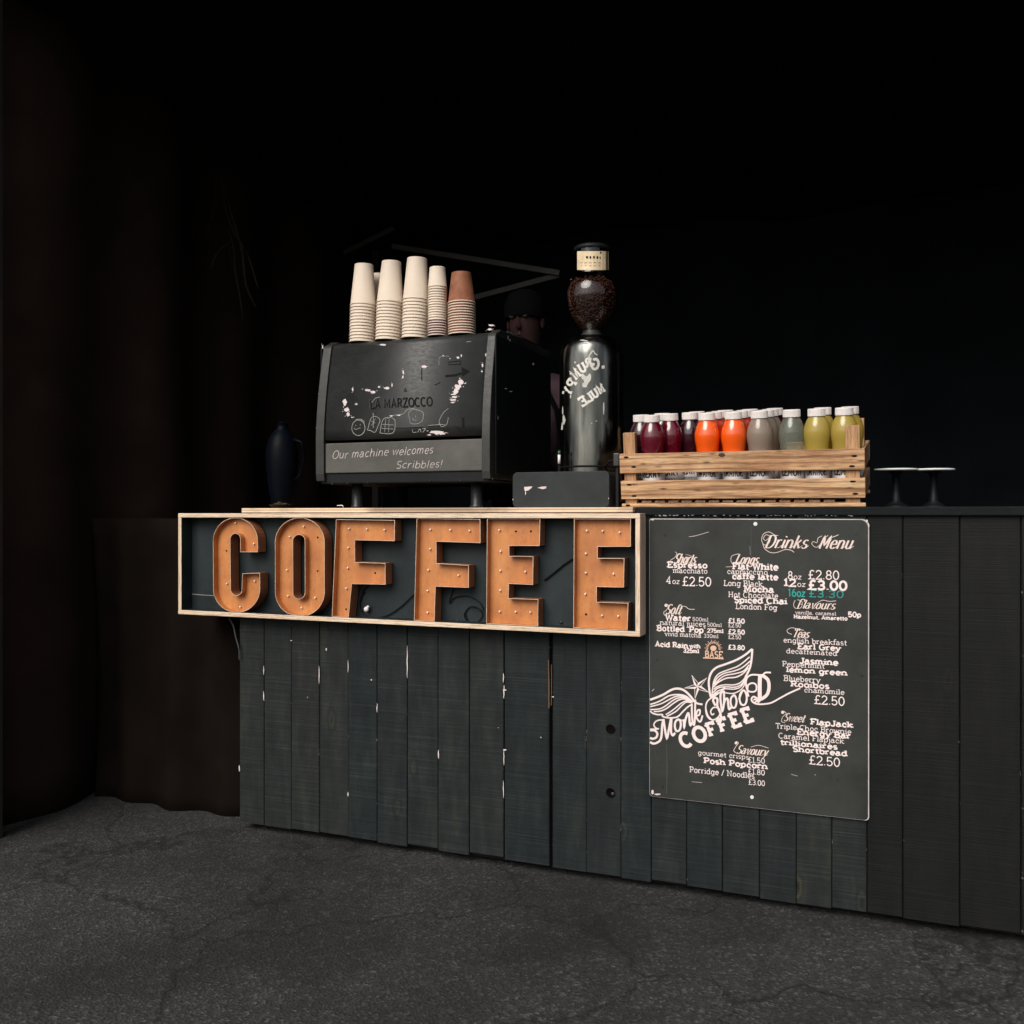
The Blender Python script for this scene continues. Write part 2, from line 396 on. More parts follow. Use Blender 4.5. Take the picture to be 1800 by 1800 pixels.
gl('e', .66, [[(.1, .35), (.56, .35)]+E(.33, .35, .23, .31, 0, 180)[1:]+E(.33, .33, .23, .33, 180, 318)], [])
gl('f', .46, [E(.36, .82, .16, .18, 40, 180)+[(.2, 0)], [(.05, .63), (.42, .63)]], [(.2, 0, 1, 1)])
gl('g', .70, [E(.31, .33, .22, .33, 0, 360), [(.53, .66), (.53, -.08)]+E(.31, -.08, .22, .2, 0, -150)], [(.57, .64, .2, 1)])
gl('h', .76, [[(.13, 1), (.13, 0)], E(.36, .38, .22, .28, 180, 0)+[(.58, 0)]], [(.13, 0, 1, 1), (.58, 0, 1, 1), (.10, 1, 1, .2)])
gl('i', .34, [[(.17, .66), (.17, 0)], [(.17, .95), (.17, .86)]], [(.17, 0, 1, 1), (.13, .66, 1, .2)])
gl('j', .34, [[(.2, .66), (.2, -.1)]+E(.06, -.1, .14, .18, 0, -110), [(.2, .95), (.2, .86)]], [(.16, .66, 1, .2)])
gl('k', .70, [[(.13, 1), (.13, 0)], [(.5, .66), (.15, .27)], [(.27, .4), (.56, 0)]], [(.13, 0, 1, .8), (.56, 0, .8, 1), (.5, .66, 1, 1), (.10, 1, 1, .2)])
gl('l', .34, [[(.17, 1), (.17, 0)]], [(.17, 0, 1, 1), (.14, 1, 1, .2)])
gl('m', 1.04, [[(.13, .66), (.13, 0)], E(.31, .42, .17, .24, 180, 0)+[(.48, 0)], E(.66, .42, .17, .24, 180, 0)+[(.83, 0)]], [(.13, 0, 1, .9), (.48, 0, .8, .8), (.86, 0, 1, 1), (.10, .66, 1, .2)])
gl('n', .76, [[(.13, .66), (.13, 0)], E(.36, .38, .22, .28, 180, 0)+[(.58, 0)]], [(.13, 0, 1, 1), (.58, 0, 1, 1), (.10, .66, 1, .2)])
gl('o', .66, [B_()])
gl('p', .70, [[(.13, .66), (.13, -.3)], E(.36, .33, .22, .33, 0, 360)], [(.13, -.3, 1, 1), (.10, .66, 1, .2)])
gl('q', .70, [E(.31, .33, .22, .33, 0, 360), [(.53, .66), (.53, -.3)]], [(.53, -.3, 1, 1)])
gl('r', .54, [[(.13, .66), (.13, 0)], E(.33, .4, .18, .26, 170, 50)], [(.15, 0, 1, 1), (.10, .66, 1, .2)])
gl('s', .56, [E(.27, .49, .17, .17, 35, 270)+E(.27, .16, .18, .16, 90, -150)[1:]])
gl('t', .46, [[(.2, .9), (.2, .16)]+E(.33, .16, .13, .16, 180, 300), [(.05, .63), (.4, .63)]])
gl('u', .74, [[(.13, .66), (.13, .26)]+E(.34, .26, .21, .26, 180, 360)+[(.55, .66)], [(.55, .5), (.55, 0)]], [(.10, .66, 1, .2), (.52, .66, 1, .2), (.57, 0, .2, 1)])
gl('v', .64, [[(.1, .66), (.32, 0), (.54, .66)]], [(.1, .66, 1, .8), (.54, .66, .8, 1)])
gl('w', .94, [[(.1, .66), (.28, 0), (.46, .62), (.64, 0), (.82, .66)]], [(.1, .66, 1, .8), (.82, .66, .8, 1)])
gl('x', .64, [[(.1, .66), (.54, 0)], [(.1, 0), (.54, .66)]])
gl('y', .64, [[(.1, .66), (.33, 0)], [(.56, .66), (.24, -.28), (.08, -.28)]], [(.1, .66, 1, .8), (.56, .66, .8, 1)])
gl('z', .58, [[(.08, .63), (.48, .63), (.08, .03), (.5, .03)]])
gl('A', .86, [[(.12, 0), (.42, 1), (.72, 0)], [(.22, .34), (.62, .34)]], [(.12, 0, 1, 1), (.72, 0, 1, 1)])
gl('B', .78, [[(.16, 1), (.16, 0)], [(.16, 1), (.4, 1)]+E(.4, .76, .2, .24, 90, -90)[1:]+[(.16, .52)], [(.16, .52), (.44, .52)]+E(.44, .26, .22, .26, 90, -90)[1:]+[(.16, 0)]], [(.12, 0, 1, .1), (.12, 1, 1, .1)])
gl('C', .84, [E(.43, .5, .34, .5, 48, 312)], [])
gl('D', .86, [[(.16, 1), (.16, 0)], [(.16, 1), (.38, 1)]+E(.38, .5, .36, .5, 90, -90)[1:]+[(.16, 0)]], [(.12, 0, 1, .1), (.12, 1, 1, .1)])
gl('E', .74, [[(.62, .8), (.62, 1), (.16, 1), (.16, 0), (.64, 0), (.64, .2)], [(.16, .5), (.5, .5)]], [(.12, 0, 1, .1), (.12, 1, 1, .1)])
gl('F', .70, [[(.62, .8), (.62, 1), (.16, 1), (.16, 0)], [(.16, .5), (.5, .5)]], [(.16, 0, 1, 1), (.12, 1, 1, .1)])
gl('G', .88, [E(.43, .5, .34, .5, 48, 330)+[(.74, .45), (.48, .45)]], [])
gl('H', .90, [[(.18, 1), (.18, 0)], [(.7, 1), (.7, 0)], [(.18, .5), (.7, .5)]], [(.18, 0, 1, 1), (.7, 0, 1, 1), (.18, 1, 1, 1), (.7, 1, 1, 1)])
gl('J', .60, [[(.42, 1), (.42, .24)]+E(.22, .24, .2, .24, 0, -160)], [(.42, 1, 1, 1)])
gl('L', .70, [[(.18, 1), (.18, 0), (.6, 0), (.6, .22)]], [(.18, 1, 1, 1), (.12, 0, 1, .1)])
gl('M', 1.02, [[(.18, 0), (.2, 1), (.5, .25), (.8, 1), (.82, 0)]], [(.18, 0, 1, 1), (.82, 0, 1, 1), (.16, 1, 1, .1), (.84, 1, .1, 1)])
gl('N', .92, [[(.18, 0), (.18, 1), (.7, 0), (.7, 1)]], [(.18, 0, 1, 1), (.14, 1, 1, .1), (.7, 1, 1, 1)])
gl('O', .88, [E(.44, .5, .36, .5, 0, 360)])
gl('P', .74, [[(.16, 0), (.16, 1), (.42, 1)]+E(.42, .73, .22, .27, 90, -90)[1:]+[(.16, .46)]], [(.16, 0, 1, 1), (.12, 1, 1, .1)])
gl('R', .82, [[(.16, 0), (.16, 1), (.42, 1)]+E(.42, .75, .2, .25, 90, -90)[1:]+[(.16, .5)], [(.4, .5), (.66, 0)]], [(.16, 0, 1, .9), (.12, 1, 1, .1), (.68, 0, .6, 1)])
gl('S', .70, [E(.35, .74, .24, .26, 35, 270)+E(.35, .24, .25, .24, 90, -150)[1:]])
gl('T', .80, [[(.1, .8), (.1, 1), (.7, 1), (.7, .8)], [(.4, 1), (.4, 0)]], [(.4, 0, 1, 1)])
gl('U', .88, [[(.16, 1), (.16, .34)]+E(.43, .34, .27, .34, 180, 360)+[(.7, 1)]], [(.16, 1, 1, 1), (.7, 1, 1, 1)])
gl('W', 1.1, [[(.12, 1), (.34, 0), (.55, .9), (.76, 0), (.98, 1)]], [(.12, 1, 1, 1), (.98, 1, 1, 1)])
gl('Y', .84, [[(.12, 1), (.42, .45), (.72, 1)], [(.42, .45), (.42, 0)]], [(.42, 0, 1, 1), (.12, 1, .8, .8), (.72, 1, .8, .8)])
gl('Z', .76, [[(.12, .85), (.12, 1), (.62, 1), (.12, 0), (.64, 0), (.64, .15)]])
gl('K', .86, [[(.16, 1), (.16, 0)], [(.66, 1), (.18, .42)], [(.32, .6), (.7, 0)]], [(.16, 0, 1, .8), (.7, 0, .8, 1), (.16, 1, 1, .8), (.66, 1, .8, 1)])
gl('I', .40, [[(.2, 1), (.2, 0)]], [(.2, 0, 1, 1), (.2, 1, 1, 1)])
gl('0', .72, [E(.36, .5, .26, .5, 0, 360)])
gl('1', .50, [[(.1, .8), (.26, 1), (.26, 0)]], [(.26, 0, 1.2, 1.2)])
gl('2', .70, [E(.34, .72, .24, .28, 170, -40)+[(.1, 0), (.6, 0), (.6, .14)]])
gl('3', .70, [E(.33, .74, .22, .26, 160, -90)+[(.26, .5)], E(.33, .25, .25, .25, 90, -160)])
gl('4', .72, [[(.6, .28), (.08, .28), (.46, 1), (.46, 0)]], [(.46, 0, 1, 1)])
gl('5', .70, [[(.56, 1), (.16, 1), (.13, .55)]+E(.34, .3, .26, .3, 140, -155)])
gl('6', .70, [E(.36, .3, .24, .3, 0, 360), E(.52, .36, .4, .62, 180, 100)])
gl('7', .66, [[(.1, .85), (.1, 1), (.58, 1), (.28, 0)]])
gl('8', .70, [E(.35, .75, .2, .25, 0, 360), E(.35, .25, .25, .25, 0, 360)])
gl('£', .74, [E(.44, .76, .2, .24, 30, 180)+[(.26, .1), (.1, 0), (.62, 0), (.62, .12)], [(.08, .47), (.5, .47)]])
gl('.', .30, [[(.15, .10), (.15, 0)]])
gl(',', .28, [[(.16, .08), (.08, -.14)]])
gl("'", .22, [[(.11, 1), (.11, .8)]])
gl('/', .50, [[(.05, -.05), (.42, 1.05)]])
gl('!', .30, [[(.15, 1), (.15, .32)], [(.15, .08), (.15, 0)]])
gl(' ', .38, [])

def ribbon(pts, wf, caps=True):
    """2D polyline -> list of (left, right) pairs; wf = width or f(direction)"""
    q = [pts[0]]
    for p in pts[1:]:
        if math.hypot(p[0]-q[-1][0], p[1]-q[-1][1]) > 1e-6: q.append(p)
    if len(q) < 2: return []
    closed = math.hypot(q[0][0]-q[-1][0], q[0][1]-q[-1][1]) < 1e-5
    out = []; n = len(q)
    for i in range(n):
        a = q[i-1] if i > 0 else (q[-2] if closed else q[0]); b = q[i]; c = q[i+1] if i < n-1 else (q[1] if closed else q[-1])
        d1 = (b[0]-a[0], b[1]-a[1]); d2 = (c[0]-b[0], c[1]-b[1])
        l1 = math.hypot(*d1); l2 = math.hypot(*d2)
        if l1 < 1e-9: d1, l1 = d2, l2
        if l2 < 1e-9: d2, l2 = d1, l1
        d1 = (d1[0]/l1, d1[1]/l1); d2 = (d2[0]/l2, d2[1]/l2)
        t = (d1[0]+d2[0], d1[1]+d2[1]); lt = math.hypot(*t)
        if lt < .2: t = d1; lt = 1
        t = (t[0]/lt, t[1]/lt); nx, ny = -t[1], t[0]
        cosb = max(.45, nx*-d1[1]+ny*d1[0])
        w_ = (wf(t, i/(n-1)) if callable(wf) else wf)/2/cosb
        out.append(((b[0]+nx*w_, b[1]+ny*w_), (b[0]-nx*w_, b[1]-ny*w_)))
    return out
class Print:
    """flat lettering laid on a surface: proj(a, b, lift) -> world"""
    def __init__(s, proj, lift=.0006): s.mb = MB(); s.proj = proj; s.lift = lift; s.k = 0
    def strip(s, rib):
        if not rib: return
        vs = []; s.k += 1
        for i, (a, b) in enumerate(rib):
            h = s.lift+(s.k % 12)*.00003+i*.000006
            vs += [s.proj(a[0], a[1], h), s.proj(b[0], b[1], h)]
        s.mb.add(vs, [(2*i, 2*i+1, 2*i+3, 2*i+2) for i in range(len(rib)-1)])
    def poly(s, pts):
        s.k += 1; h = s.lift+(s.k % 12)*.00003
        s.mb.add([s.proj(a, b, h) for a, b in pts], [tuple(range(len(pts)))])
    def stroke(s, pts, w_): s.strip(ribbon(pts, w_))
def smooth(pts, n=5):
    """Catmull-Rom through points"""
    o = []
    P_ = [pts[0]]+list(pts)+[pts[-1]]
    for i in range(1, len(P_)-2):
        for k in range(n):
            t = k/n; p0, p1, p2, p3 = P_[i-1:i+3]
            o.append(tuple(.5*(2*p1[j]+(p2[j]-p0[j])*t+(2*p0[j]-5*p1[j]+4*p2[j]-p3[j])*t*t+(3*p1[j]-p0[j]-3*p2[j]+p3[j])*t**3) for j in (0, 1)))
    o.append(tuple(pts[-1][:2])); return o
def text(pr, s, x0, x1, base, cap, style='reg', rot=0.0, mirror=False):
    """style reg / bold / script / hand ; coordinates are surface units"""
    adv = sum(G[c][0] for c in s)
    k = (x1-x0)/adv
    wgt = {'reg': .125, 'bold': .25, 'script': .095, 'hand': .06, 'marker': .15, 'sans': .17}[style]*cap
    wgt = min(wgt, .36*k) if style == 'bold' else min(wgt, .22*k)
    cr, sr = math.cos(rot), math.sin(rot)
    def tr(px, py):
        sl = .42*py*cap if style == 'script' else (.3*py*cap if style == 'hand' else 0)
        X, Y = px*k+sl, py*cap
        if mirror: X = (x1-x0)-X
        return (x0+X*cr-Y*sr, base+X*sr+Y*cr)
    pen = 0.0
    for ch in s:
        a, st, se = G[ch]
        jig = random.uniform(-.05, .05) if style == 'hand' else 0
        for q in st:
            pts = [tr(pen+px, py+jig) for px, py in q]
            if style == 'script':
                if ch.isupper(): pts = smooth(pts, 3) if len(pts) < 9 else pts
                pr.strip(ribbon(pts, lambda t, u: wgt*(.55+1.1*abs(t[1])**1.5)))
            else:
                pr.strip(ribbon(pts, wgt))
        if style in ('reg', 'bold'):
            sw = wgt*.72 if style == 'bold' else wgt*.9
            hl = (.14 if style == 'reg' else .17)
            for (sx, sy, l, r) in se:
                dy = sw/2/cap if sy < .01 else -sw/2/cap
                pr.strip(ribbon([tr(pen+sx-hl*l, sy+dy), tr(pen+sx+hl*r, sy+dy)], sw))
        if style == 'script' and ch.islower():      # joining hairline
            pr.strip(ribbon([tr(pen+a*.6, .02), tr(pen+a*.85, .05), tr(pen+a*1.12, .22)], wgt*.4))
        pen += a

# ------------------------------------------------------------------ ground
gm = MB(); gm.box(-40, 40, -40, 40, -.2, 0)
ground = gm.build('ground', M['asphalt']); tag(ground, 'dark asphalt ground in front of the coffee stall', None, None, 'structure')

# ------------------------------------------------------------------ tent round the stall
tent = thing('tent', 'black market tent with brown side curtain over the coffee stall', 'tent', (-1, 2.2, 0))
def sheet(name, mat, f, nu, nv, parent, thick=.003):
    mb = MB()
    vs = [f(i/nu, j/nv) for i in range(nu+1) for j in range(nv+1)]
    fs = [(i*(nv+1)+j, (i+1)*(nv+1)+j, (i+1)*(nv+1)+j+1, i*(nv+1)+j+1) for i in range(nu) for j in range(nv)]
    mb.add(vs, fs, 0, True); o = mb.build(name, mat, parent)
    sm = o.modifiers.new('thickness', 'SOLIDIFY'); sm.thickness = thick
    return o
TX0, TX1, TYF, TYB = -2.95, 1.75, -.45, 2.25
sheet('roof_canvas', M['canvas'], lambda u, v: (TX0-.05+(TX1-TX0+.1)*u, TYF+(TYB-TYF+.1)*v, 2.97-.35*v-.05*math.sin(math.pi*(u*3 % 1))-.012*math.sin(v*23+u*9)), 40, 24, tent)
sheet('back_canvas', M['canvas'], lambda u, v: (TX0+(TX1-TX0)*u, TYB+.035*math.sin(u*40)+.02*math.sin(u*17+v*4), -.02+3.0*v), 90, 14, tent)
sheet('side_curtain', M['brown'], lambda u, v: (TX0+.03*math.sin(u*34)+.02*math.sin(u*13+v*5)+.02*math.sin(v*9), -.75+(TYB+.75)*u, -.02+3.3*v), 70, 20, tent)
sheet('side_canvas', M['canvas'], lambda u, v: (TX1+.03*math.sin(u*34), TYF+(TYB-TYF)*u, -.02+3.1*v), 50, 10, tent)
sheet('front_skirt', simple('dark_brown_skirt_canvas', (.0075, .0050, .0040), .9, var=.35, vs=4, bump=.4, bs=120, Specular__IOR__Level=.05), lambda u, v: (TX0+.02+(-2.20-TX0)*u, .10+.018*math.sin(u*21)+.012*math.sin(u*9+v*4)+.05*v*(1-v), -.02+1.10*v), 50, 14, tent)
for (px, py) in ((TX0+.08, TYF+.05), (TX1-.08, TYF+.05), (TX0+.08, TYB-.1), (TX1-.08, TYB-.1)):
    MB().box(px-.02, px+.02, py-.02, py+.02, 0.0, 2.62 if py > 1 else 2.88).build('pole', M['tubebar'], tent)
def bar(a, b, r=.011):
    m_ = MB(); a = Vector(a); b = Vector(b); d = (b-a).normalized(); s = Vector((0, 1, 0)); n_ = d.cross(s)
    vs = [p+s*sy*r*.6+n_*sz*r for p in (a, b) for sy in (-1, 1) for sz in (-1, 1)]
    m_.add(vs, [(0, 1, 3, 2), (4, 6, 7, 5), (0, 4, 5, 1), (2, 3, 7, 6), (0, 2, 6, 4), (1, 5, 7, 3)])
    return m_.build('truss_bar', M['tubebar'], tent)
bar(P(690, 433, 1.75), P(984, 480, 1.75), .013); bar(P(740, 548, 1.78), P(986, 483, 1.78), .013)
bar((TX0+.1, 1.77, P(690, 433, 1.75).z), (P(690, 433, 1.75).x, 1.77, P(690, 433, 1.75).z+.10), .013)

# ------------------------------------------------------------------ counter
counter = thing('counter', 'black painted plank counter with plywood edged top behind the COFFEE sign', 'counter', (-1, .3, 0))
TOP = 1.117
edges = [421, 464, 512, 561, 612, 663, 716, 770, 825, 885, 967, 1030, 1091.5, 1145, 1207, 1270, 1335, 1400, 1462, 1524]
xs = [P(e, 1200, 0).x for e in edges]+[P(1587, 1200, 0).x, P(1687, 1200, 0).x, P(1795, 1200, 0).x, .48, .62]
for i in range(len(xs)-1):
    a, b = xs[i], xs[i+1]; gap = .0012 if i != 9 else .006
    y0 = random.uniform(-.0015, .0025)+(.004 if i in (3, 10) else 0); c = .0022
    a += gap/2; b -= gap/2
    if i == 10: a += .005
    prof = [(a+c, y0), (b-c, y0), (b, y0+c), (b, .02), (a, .02), (a, y0+c)]
    mb = MB(); mb.prismZ(prof, .03+random.uniform(-.006, .006), 1.093)
    o = mb.build('plank', M['plank'] if i < 19 else M['panel'], counter)
MB().box(xs[0]+.005, xs[-1]-.005, .022, .04, .02, 1.093).build('backing', M['gap'], counter)
# side of the counter and shelves behind
MB().box(xs[0]+.002, xs[0]+.02, .042, .75, .02, 1.093).build('end_panel', M['slab'], counter)
MB().box(xs[-1]-.02, xs[-1]-.002, .042, .75, .02, 1.093).build('end_panel', M['slab'], counter)
pl, pr_ = P(425, 900, -.03).x, P(1112, 900, -.03).x
MB().box(pl, pr_, -.030, .78, 1.1025, TOP).build('plywood_top', M['ply'], counter)
MB().box(pl+.03, pr_-.001, -.0, .76, 1.0935, 1.102).build('top_batten', M['slab'], counter)
MB().box(pr_+.004, xs[-1]+.02, -.012, .78, 1.094, TOP).build('worktop', M['slab'], counter, bevel=.002)
# bolt holes and bolt on the plank left of the menu board
for (hx, hy, r_) in ((1073, 1281, 8), (1073, 1393, 8)):
    c_ = P(hx, hy, -.001); rr = r_*mmpx(hx, 0)
    m_ = MB(); m_.lathe([(0, -.0004), (rr*.92, -.0004), (rr, .001)], n=24)
    m_.v = [(c_.x+x, -.0016-.001+z*-.5, c_.z+y) for x, y, z in m_.v]
    m_.build('bolt_hole', M['hole'], counter)
c_ = P(1077, 1396, -.004); MB().ball((c_.x, -.004, c_.z), .006, n=10, sc_=(1, .4, 1)).build('bolt', M['foot'], counter)

# paint chips and bare wood on the counter
def planeproj(Y):
    def f(a, b, h): p = P(a, b, Y); return (p.x, Y-h, p.z)
    return f
chips = Print(planeproj(-.003), .0008)
def blob(cx, cy, rx, ry, n=7):
    return [(cx+rx*math.cos(2*math.pi*k/n)*random.uniform(.6, 1.2), cy+ry*math.sin(2*math.pi*k/n)*random.uniform(.6, 1.2)) for k in range(n)]
for (x, y0, y1, w_) in ((716, 1135, 1192, 1.3), (561, 1170, 1202, 1.1), (885, 1183, 1200, 1.4), (886, 1204, 1228, 1.6), (886, 1318, 1345, 1.2), (612, 1160, 1182, .9),
                        (663, 1236, 1252, 1.2), (771, 1318, 1334, 1.7), (885, 1372, 1403, 1.1), (464, 1170, 1186, 1.0), (464, 1215, 1232, 1.2), (421, 1345, 1356, 1.5), (612, 1392, 1400, 1.4)):
    n = 7; pts = [(x+random.uniform(-.35, .35), y0+(y1-y0)*k/n) for k in range(n+1)]
    chips.stroke(pts, lambda t, u, w_=w_: w_*(.3+math.sin(math.pi*u)))
for (x, y, rx, ry) in ((888, 1213, 4, 1.5), (888, 1318, 3.5, 1.5), (574, 1141, 1.2, 3), (653, 1195, 1.4, 1.4), (951, 1296, 1.2, 1.2), (972, 1225, 2, 1.2), (512, 1126, 2, .8), (541, 1226, .7, 1.5), (876, 1279, .8, .8)):
    chips.poly(blob(x, y, rx, ry))
o = chips.mb.build('paint_chip', M['chalk'], counter); o['kind'] = 'stuff'
br = Print(planeproj(-.0035), .0006)
br.stroke([(964, 1160), (965, 1200), (965, 1245)], 1.6); br.stroke([(969.5, 1168), (969.5, 1215), (969, 1240)], 1.0)
br.mb.build('bare_wood_streak', simple('bare_brown_wood', (.13, .065, .03), .7), counter)
wc = Print(planeproj(-.013), .0008)
for k in range(46):
    x = random.choice((random.uniform(1152, 1192), random.uniform(1195, 1530), random.uniform(1340, 1530))); wc.poly(blob(x, 906.3+random.uniform(-.8, .8), random.uniform(.8, 3.5), random.uniform(.3, .9), 6))
o = wc.mb.build('chipped_edge', M['chalk2'], counter); o['kind'] = 'stuff'

# ------------------------------------------------------------------ COFFEE sign
YF = -.071
fl_, fr_ = P(313, 902, YF), P(1125, 902, YF)
zt, zb = 1.0995, P(1125, 1119.5, YF).z
X0, X1 = fl_.x, fr_.x; T = .0145
sign = thing('marquee_sign', 'long pine box sign with rusty orange letters spelling COFFEE on the counter front', 'sign', ((X0+X1)/2, -.0035, zb))
yb = -.0045
MB().box(X0, X1, YF, yb, zt-T, zt).build('frame_rail', M['pine'], sign, bevel=.0012)
MB().box(X0, X1, YF, yb, zb, zb+T).build('frame_rail', M['pine'], sign, bevel=.0012)
MB().box(X0, X0+T*.95, YF+.0006, yb, zb+T, zt-T).build('frame_rail', M['pine_v'], sign, bevel=.0012)
MB().box(X1-T*.95, X1, YF+.0006, yb, zb+T, zt-T).build('frame_rail', M['pine_v'], sign, bevel=.0012)
MB().box(X0+T, X1-T, -.017, -.006, zb+T, zt-T).build('backboard', M['backboard'], sign)

for nm, b in (('l', (X0+T*.95+.0002, X0+T*.95+.0012, YF+.0015, -.0175, zb+T+.0012, zt-T-.0012)), ('r', (X1-T*.95-.0012, X1-T*.95-.0002, YF+.0015, -.0175, zb+T+.0012, zt-T-.0012)),
              ('t', (X0+T*.95+.0002, X1-T*.95-.0002, YF+.0015, -.0175, zt-T-.0011, zt-T-.0001)), ('b', (X0+T*.95+.0002, X1-T*.95-.0002, YF+.0015, -.0175, zb+T+.0001, zb+T+.0011))):
    MB().box(*b).build('inner_lining', M['backboard'], sign)
def arcp(cx, cy, rx, ry, a0, a1, n=14): return [(cx+rx*math.cos(R(a0+(a1-a0)*i/n)), cy-ry*math.sin(R(a0+(a1-a0)*i/n))) for i in range(n+1)]
LET = [
 ('C', [[(453, 970.5)]+arcp(413.7, 951, 39.5, 41, 0, 180, 18)+arcp(416, 1036, 41, 41, 180, 360, 18)+[(457, 1007), (426, 1008)]+arcp(415.5, 1036, 9.6, 10.5, 0, -180, 10)+arcp(413.7, 948, 8.9, 10, 180, 0, 10)+[(422.5, 970.5)]],
  [(490, 168), (628, 325), (425, 625), (635, 605), (525, 800)], [(420, 378)], 7),
 ('O', [arcp(527, 953, 43.6, 43, 0, 180, 18)+arcp(527, 1041, 43.6, 43, 180, 360, 18), list(reversed(arcp(525.4, 950, 10.3, 10, 0, 180, 10)+arcp(525.5, 1042, 10.3, 10.6, 180, 360, 10)))],
  [(1003, 195), (898, 272), (878, 523), (885, 718), (987, 807), (1090, 732)], [(1107, 278), (1107, 530)], 7),
 ('F', [[(590.5, 912.7), (694, 914.2), (694, 951), (624, 949.5), (624, 988), (677.5, 990), (677.5, 1027.5), (618.5, 1026.5), (612.8, 1086.3), (583.5, 1085.6)]],
  [(1345, 212), (1480, 215), (1613, 220), (1340, 355), (1335, 508), (1325, 660)], [(1540, 545), (1322, 818)], 7),
 ('F', [[(732.5, 910.8), (844, 912.5), (844.5, 954.5), (767, 952), (767, 990), (824, 993.5), (824, 1033), (765.5, 1031), (763.8, 1094.5), (727.8, 1092.6)]],
  [(227, 203), (367, 207), (503, 212), (225, 340), (213, 488), (425, 525), (208, 634), (207, 787)], [], 8),
 ('E', [[(856, 910.4), (949.5, 911), (948.7, 959.5), (895, 959.5), (895, 977.3), (937.5, 978), (937, 1028), (894.5, 1026.2), (893.8, 1051.5), (946, 1053.5), (946, 1101.8), (854.8, 1098.8)]],
  [(712, 208), (720, 358), (718, 493), (895, 500), (718, 632), (715, 780), (827, 782), (930, 785)], [(827, 216), (933, 216)], 8),
 ('E', [[(1009, 910.8), (1109, 911.3), (1108.7, 961), (1050.5, 961), (1050.5, 981), (1097.5, 981.3), (1096.7, 1032.5), (1048.8, 1031.6), (1048.8, 1058), (1104.5, 1060), (1103, 1108.8), (1007.8, 1105.8)]],
  [(1327, 212), (1438, 215), (1557, 224), (1320, 373), (1320, 508), (1515, 516), (1317, 657), (1434, 808), (1548, 812)], [(1320, 800)], 8),
]
LD, PD, WT = .0445, .0235, .0016
YL = YF+.004
def area(l): return sum(l[i][0]*l[(i+1) % len(l)][1]-l[(i+1) % len(l)][0]*l[i][1] for i in range(len(l)))/2
def offset(l, d):
    o = []; n = len(l)
    for i in range(n):
        a, b, c = l[i-1], l[i], l[(i+1) % n]
        d1 = Vector((b[0]-a[0], b[1]-a[1])); d2 = Vector((c[0]-b[0], c[1]-b[1]))
        d1.normalize(); d2.normalize(); n1 = Vector((-d1.y, d1.x)); n2 = Vector((-d2.y, d2.x)); m = n1+n2
        m = m/max(.3, m.dot(m)/2*1.0) if m.length > 1e-6 else n1
        o.append((b[0]+m.x*d, b[1]+m.y*d))
    return o
seen_l = {}
for li, (ch, loops, bulbs, holes, mode) in enumerate(LET):
    bm = bmesh.new(); fill = []
    for k, lp in enumerate(loops):
        w3 = [P(x, y, YL) for x, y in lp]; q = []
        for p in w3:
            p = (p.x, min(max(p.z, zb+T+.0014), zt-T-.0014))
            if not q or math.hypot(p[0]-q[-1][0], p[1]-q[-1][1]) > 5e-4: q.append(p)
        if math.hypot(q[0][0]-q[-1][0], q[0][1]-q[-1][1]) < 5e-4: q.pop()
        if (area(q) < 0) != (k == 1): q.reverse()
        inn = offset(q, WT); n = len(q)
        jit = [random.uniform(-.0006, .0006) for _ in q]
        of = [bm.verts.new((x, YL+jit[i], z)) for i, (x, z) in enumerate(q)]; ob = [bm.verts.new((x, YL+LD, z)) for x, z in q]
        nf = [bm.verts.new((x, YL+jit[i], z)) for i, (x, z) in enumerate(inn)]; np_ = [bm.verts.new((x, YL+PD, z)) for x, z in inn]
        for i in range(n):
            j = (i+1) % n
            for quad, mi in (((of[i], of[j], ob[j], ob[i]), 1), ((of[i], of[j], nf[j], nf[i]), 2), ((nf[i], nf[j], np_[j], np_[i]), 0)):
                bm.faces.new(quad).material_index = mi
            fill.append(bm.edges.get((np_[i], np_[j])))
    bmesh.ops.triangle_fill(bm, use_beauty=True, edges=fill)
    bmesh.ops.recalc_face_normals(bm, faces=bm.faces)
    me = bpy.data.meshes.new('letter'); off = root_loc(sign)
    for v in bm.verts: v.co -= off
    bm.to_mesh(me); bm.free()
    for m_ in (M['letter'], M['letter_side'], M['letter_edge']): me.materials.append(m_)
    lo = bpy.data.objects.new('letter', me); link(lo, sign)
    seen_l[ch] = seen_l.get(ch, 0)+1
    lo['label'] = 'rusty orange channel letter %s' % ch if ch in 'CO' else '%s rusty orange letter %s from the left' % (('first', 'second')[seen_l[ch]-1], ch)
    conv = (lambda a, b: (a/4.286+300, b/4.286+880)) if mode == 7 else (lambda a, b: (a/4+700, b/4+880))
    for (a, b) in bulbs:
        p = P(*conv(a, b), YL+PD-.003)
        m_ = MB(); m_.ball((p.x, YL+PD-.004, p.z), .0036, n=8, sc_=(.9, 1.3, 1.0))
        m_.tube([(p.x, YL+PD, p.z), (p.x, YL+PD-.004, p.z)], .003, 8); m_.build('bulb', M['bulb'], lo)
    for (a, b) in holes:
        p = P(*conv(a, b), YL+PD-.0008)
        m_ = MB(); m_.ball((p.x, YL+PD-.0006, p.z), .0034, n=8, sc_=(1, .25, 1)); m_.build('empty_socket', M['hole'], lo)
def cablepts(pts, Y): return [tuple(P(x, y, Y)) for x, y in smooth(pts, 6)]
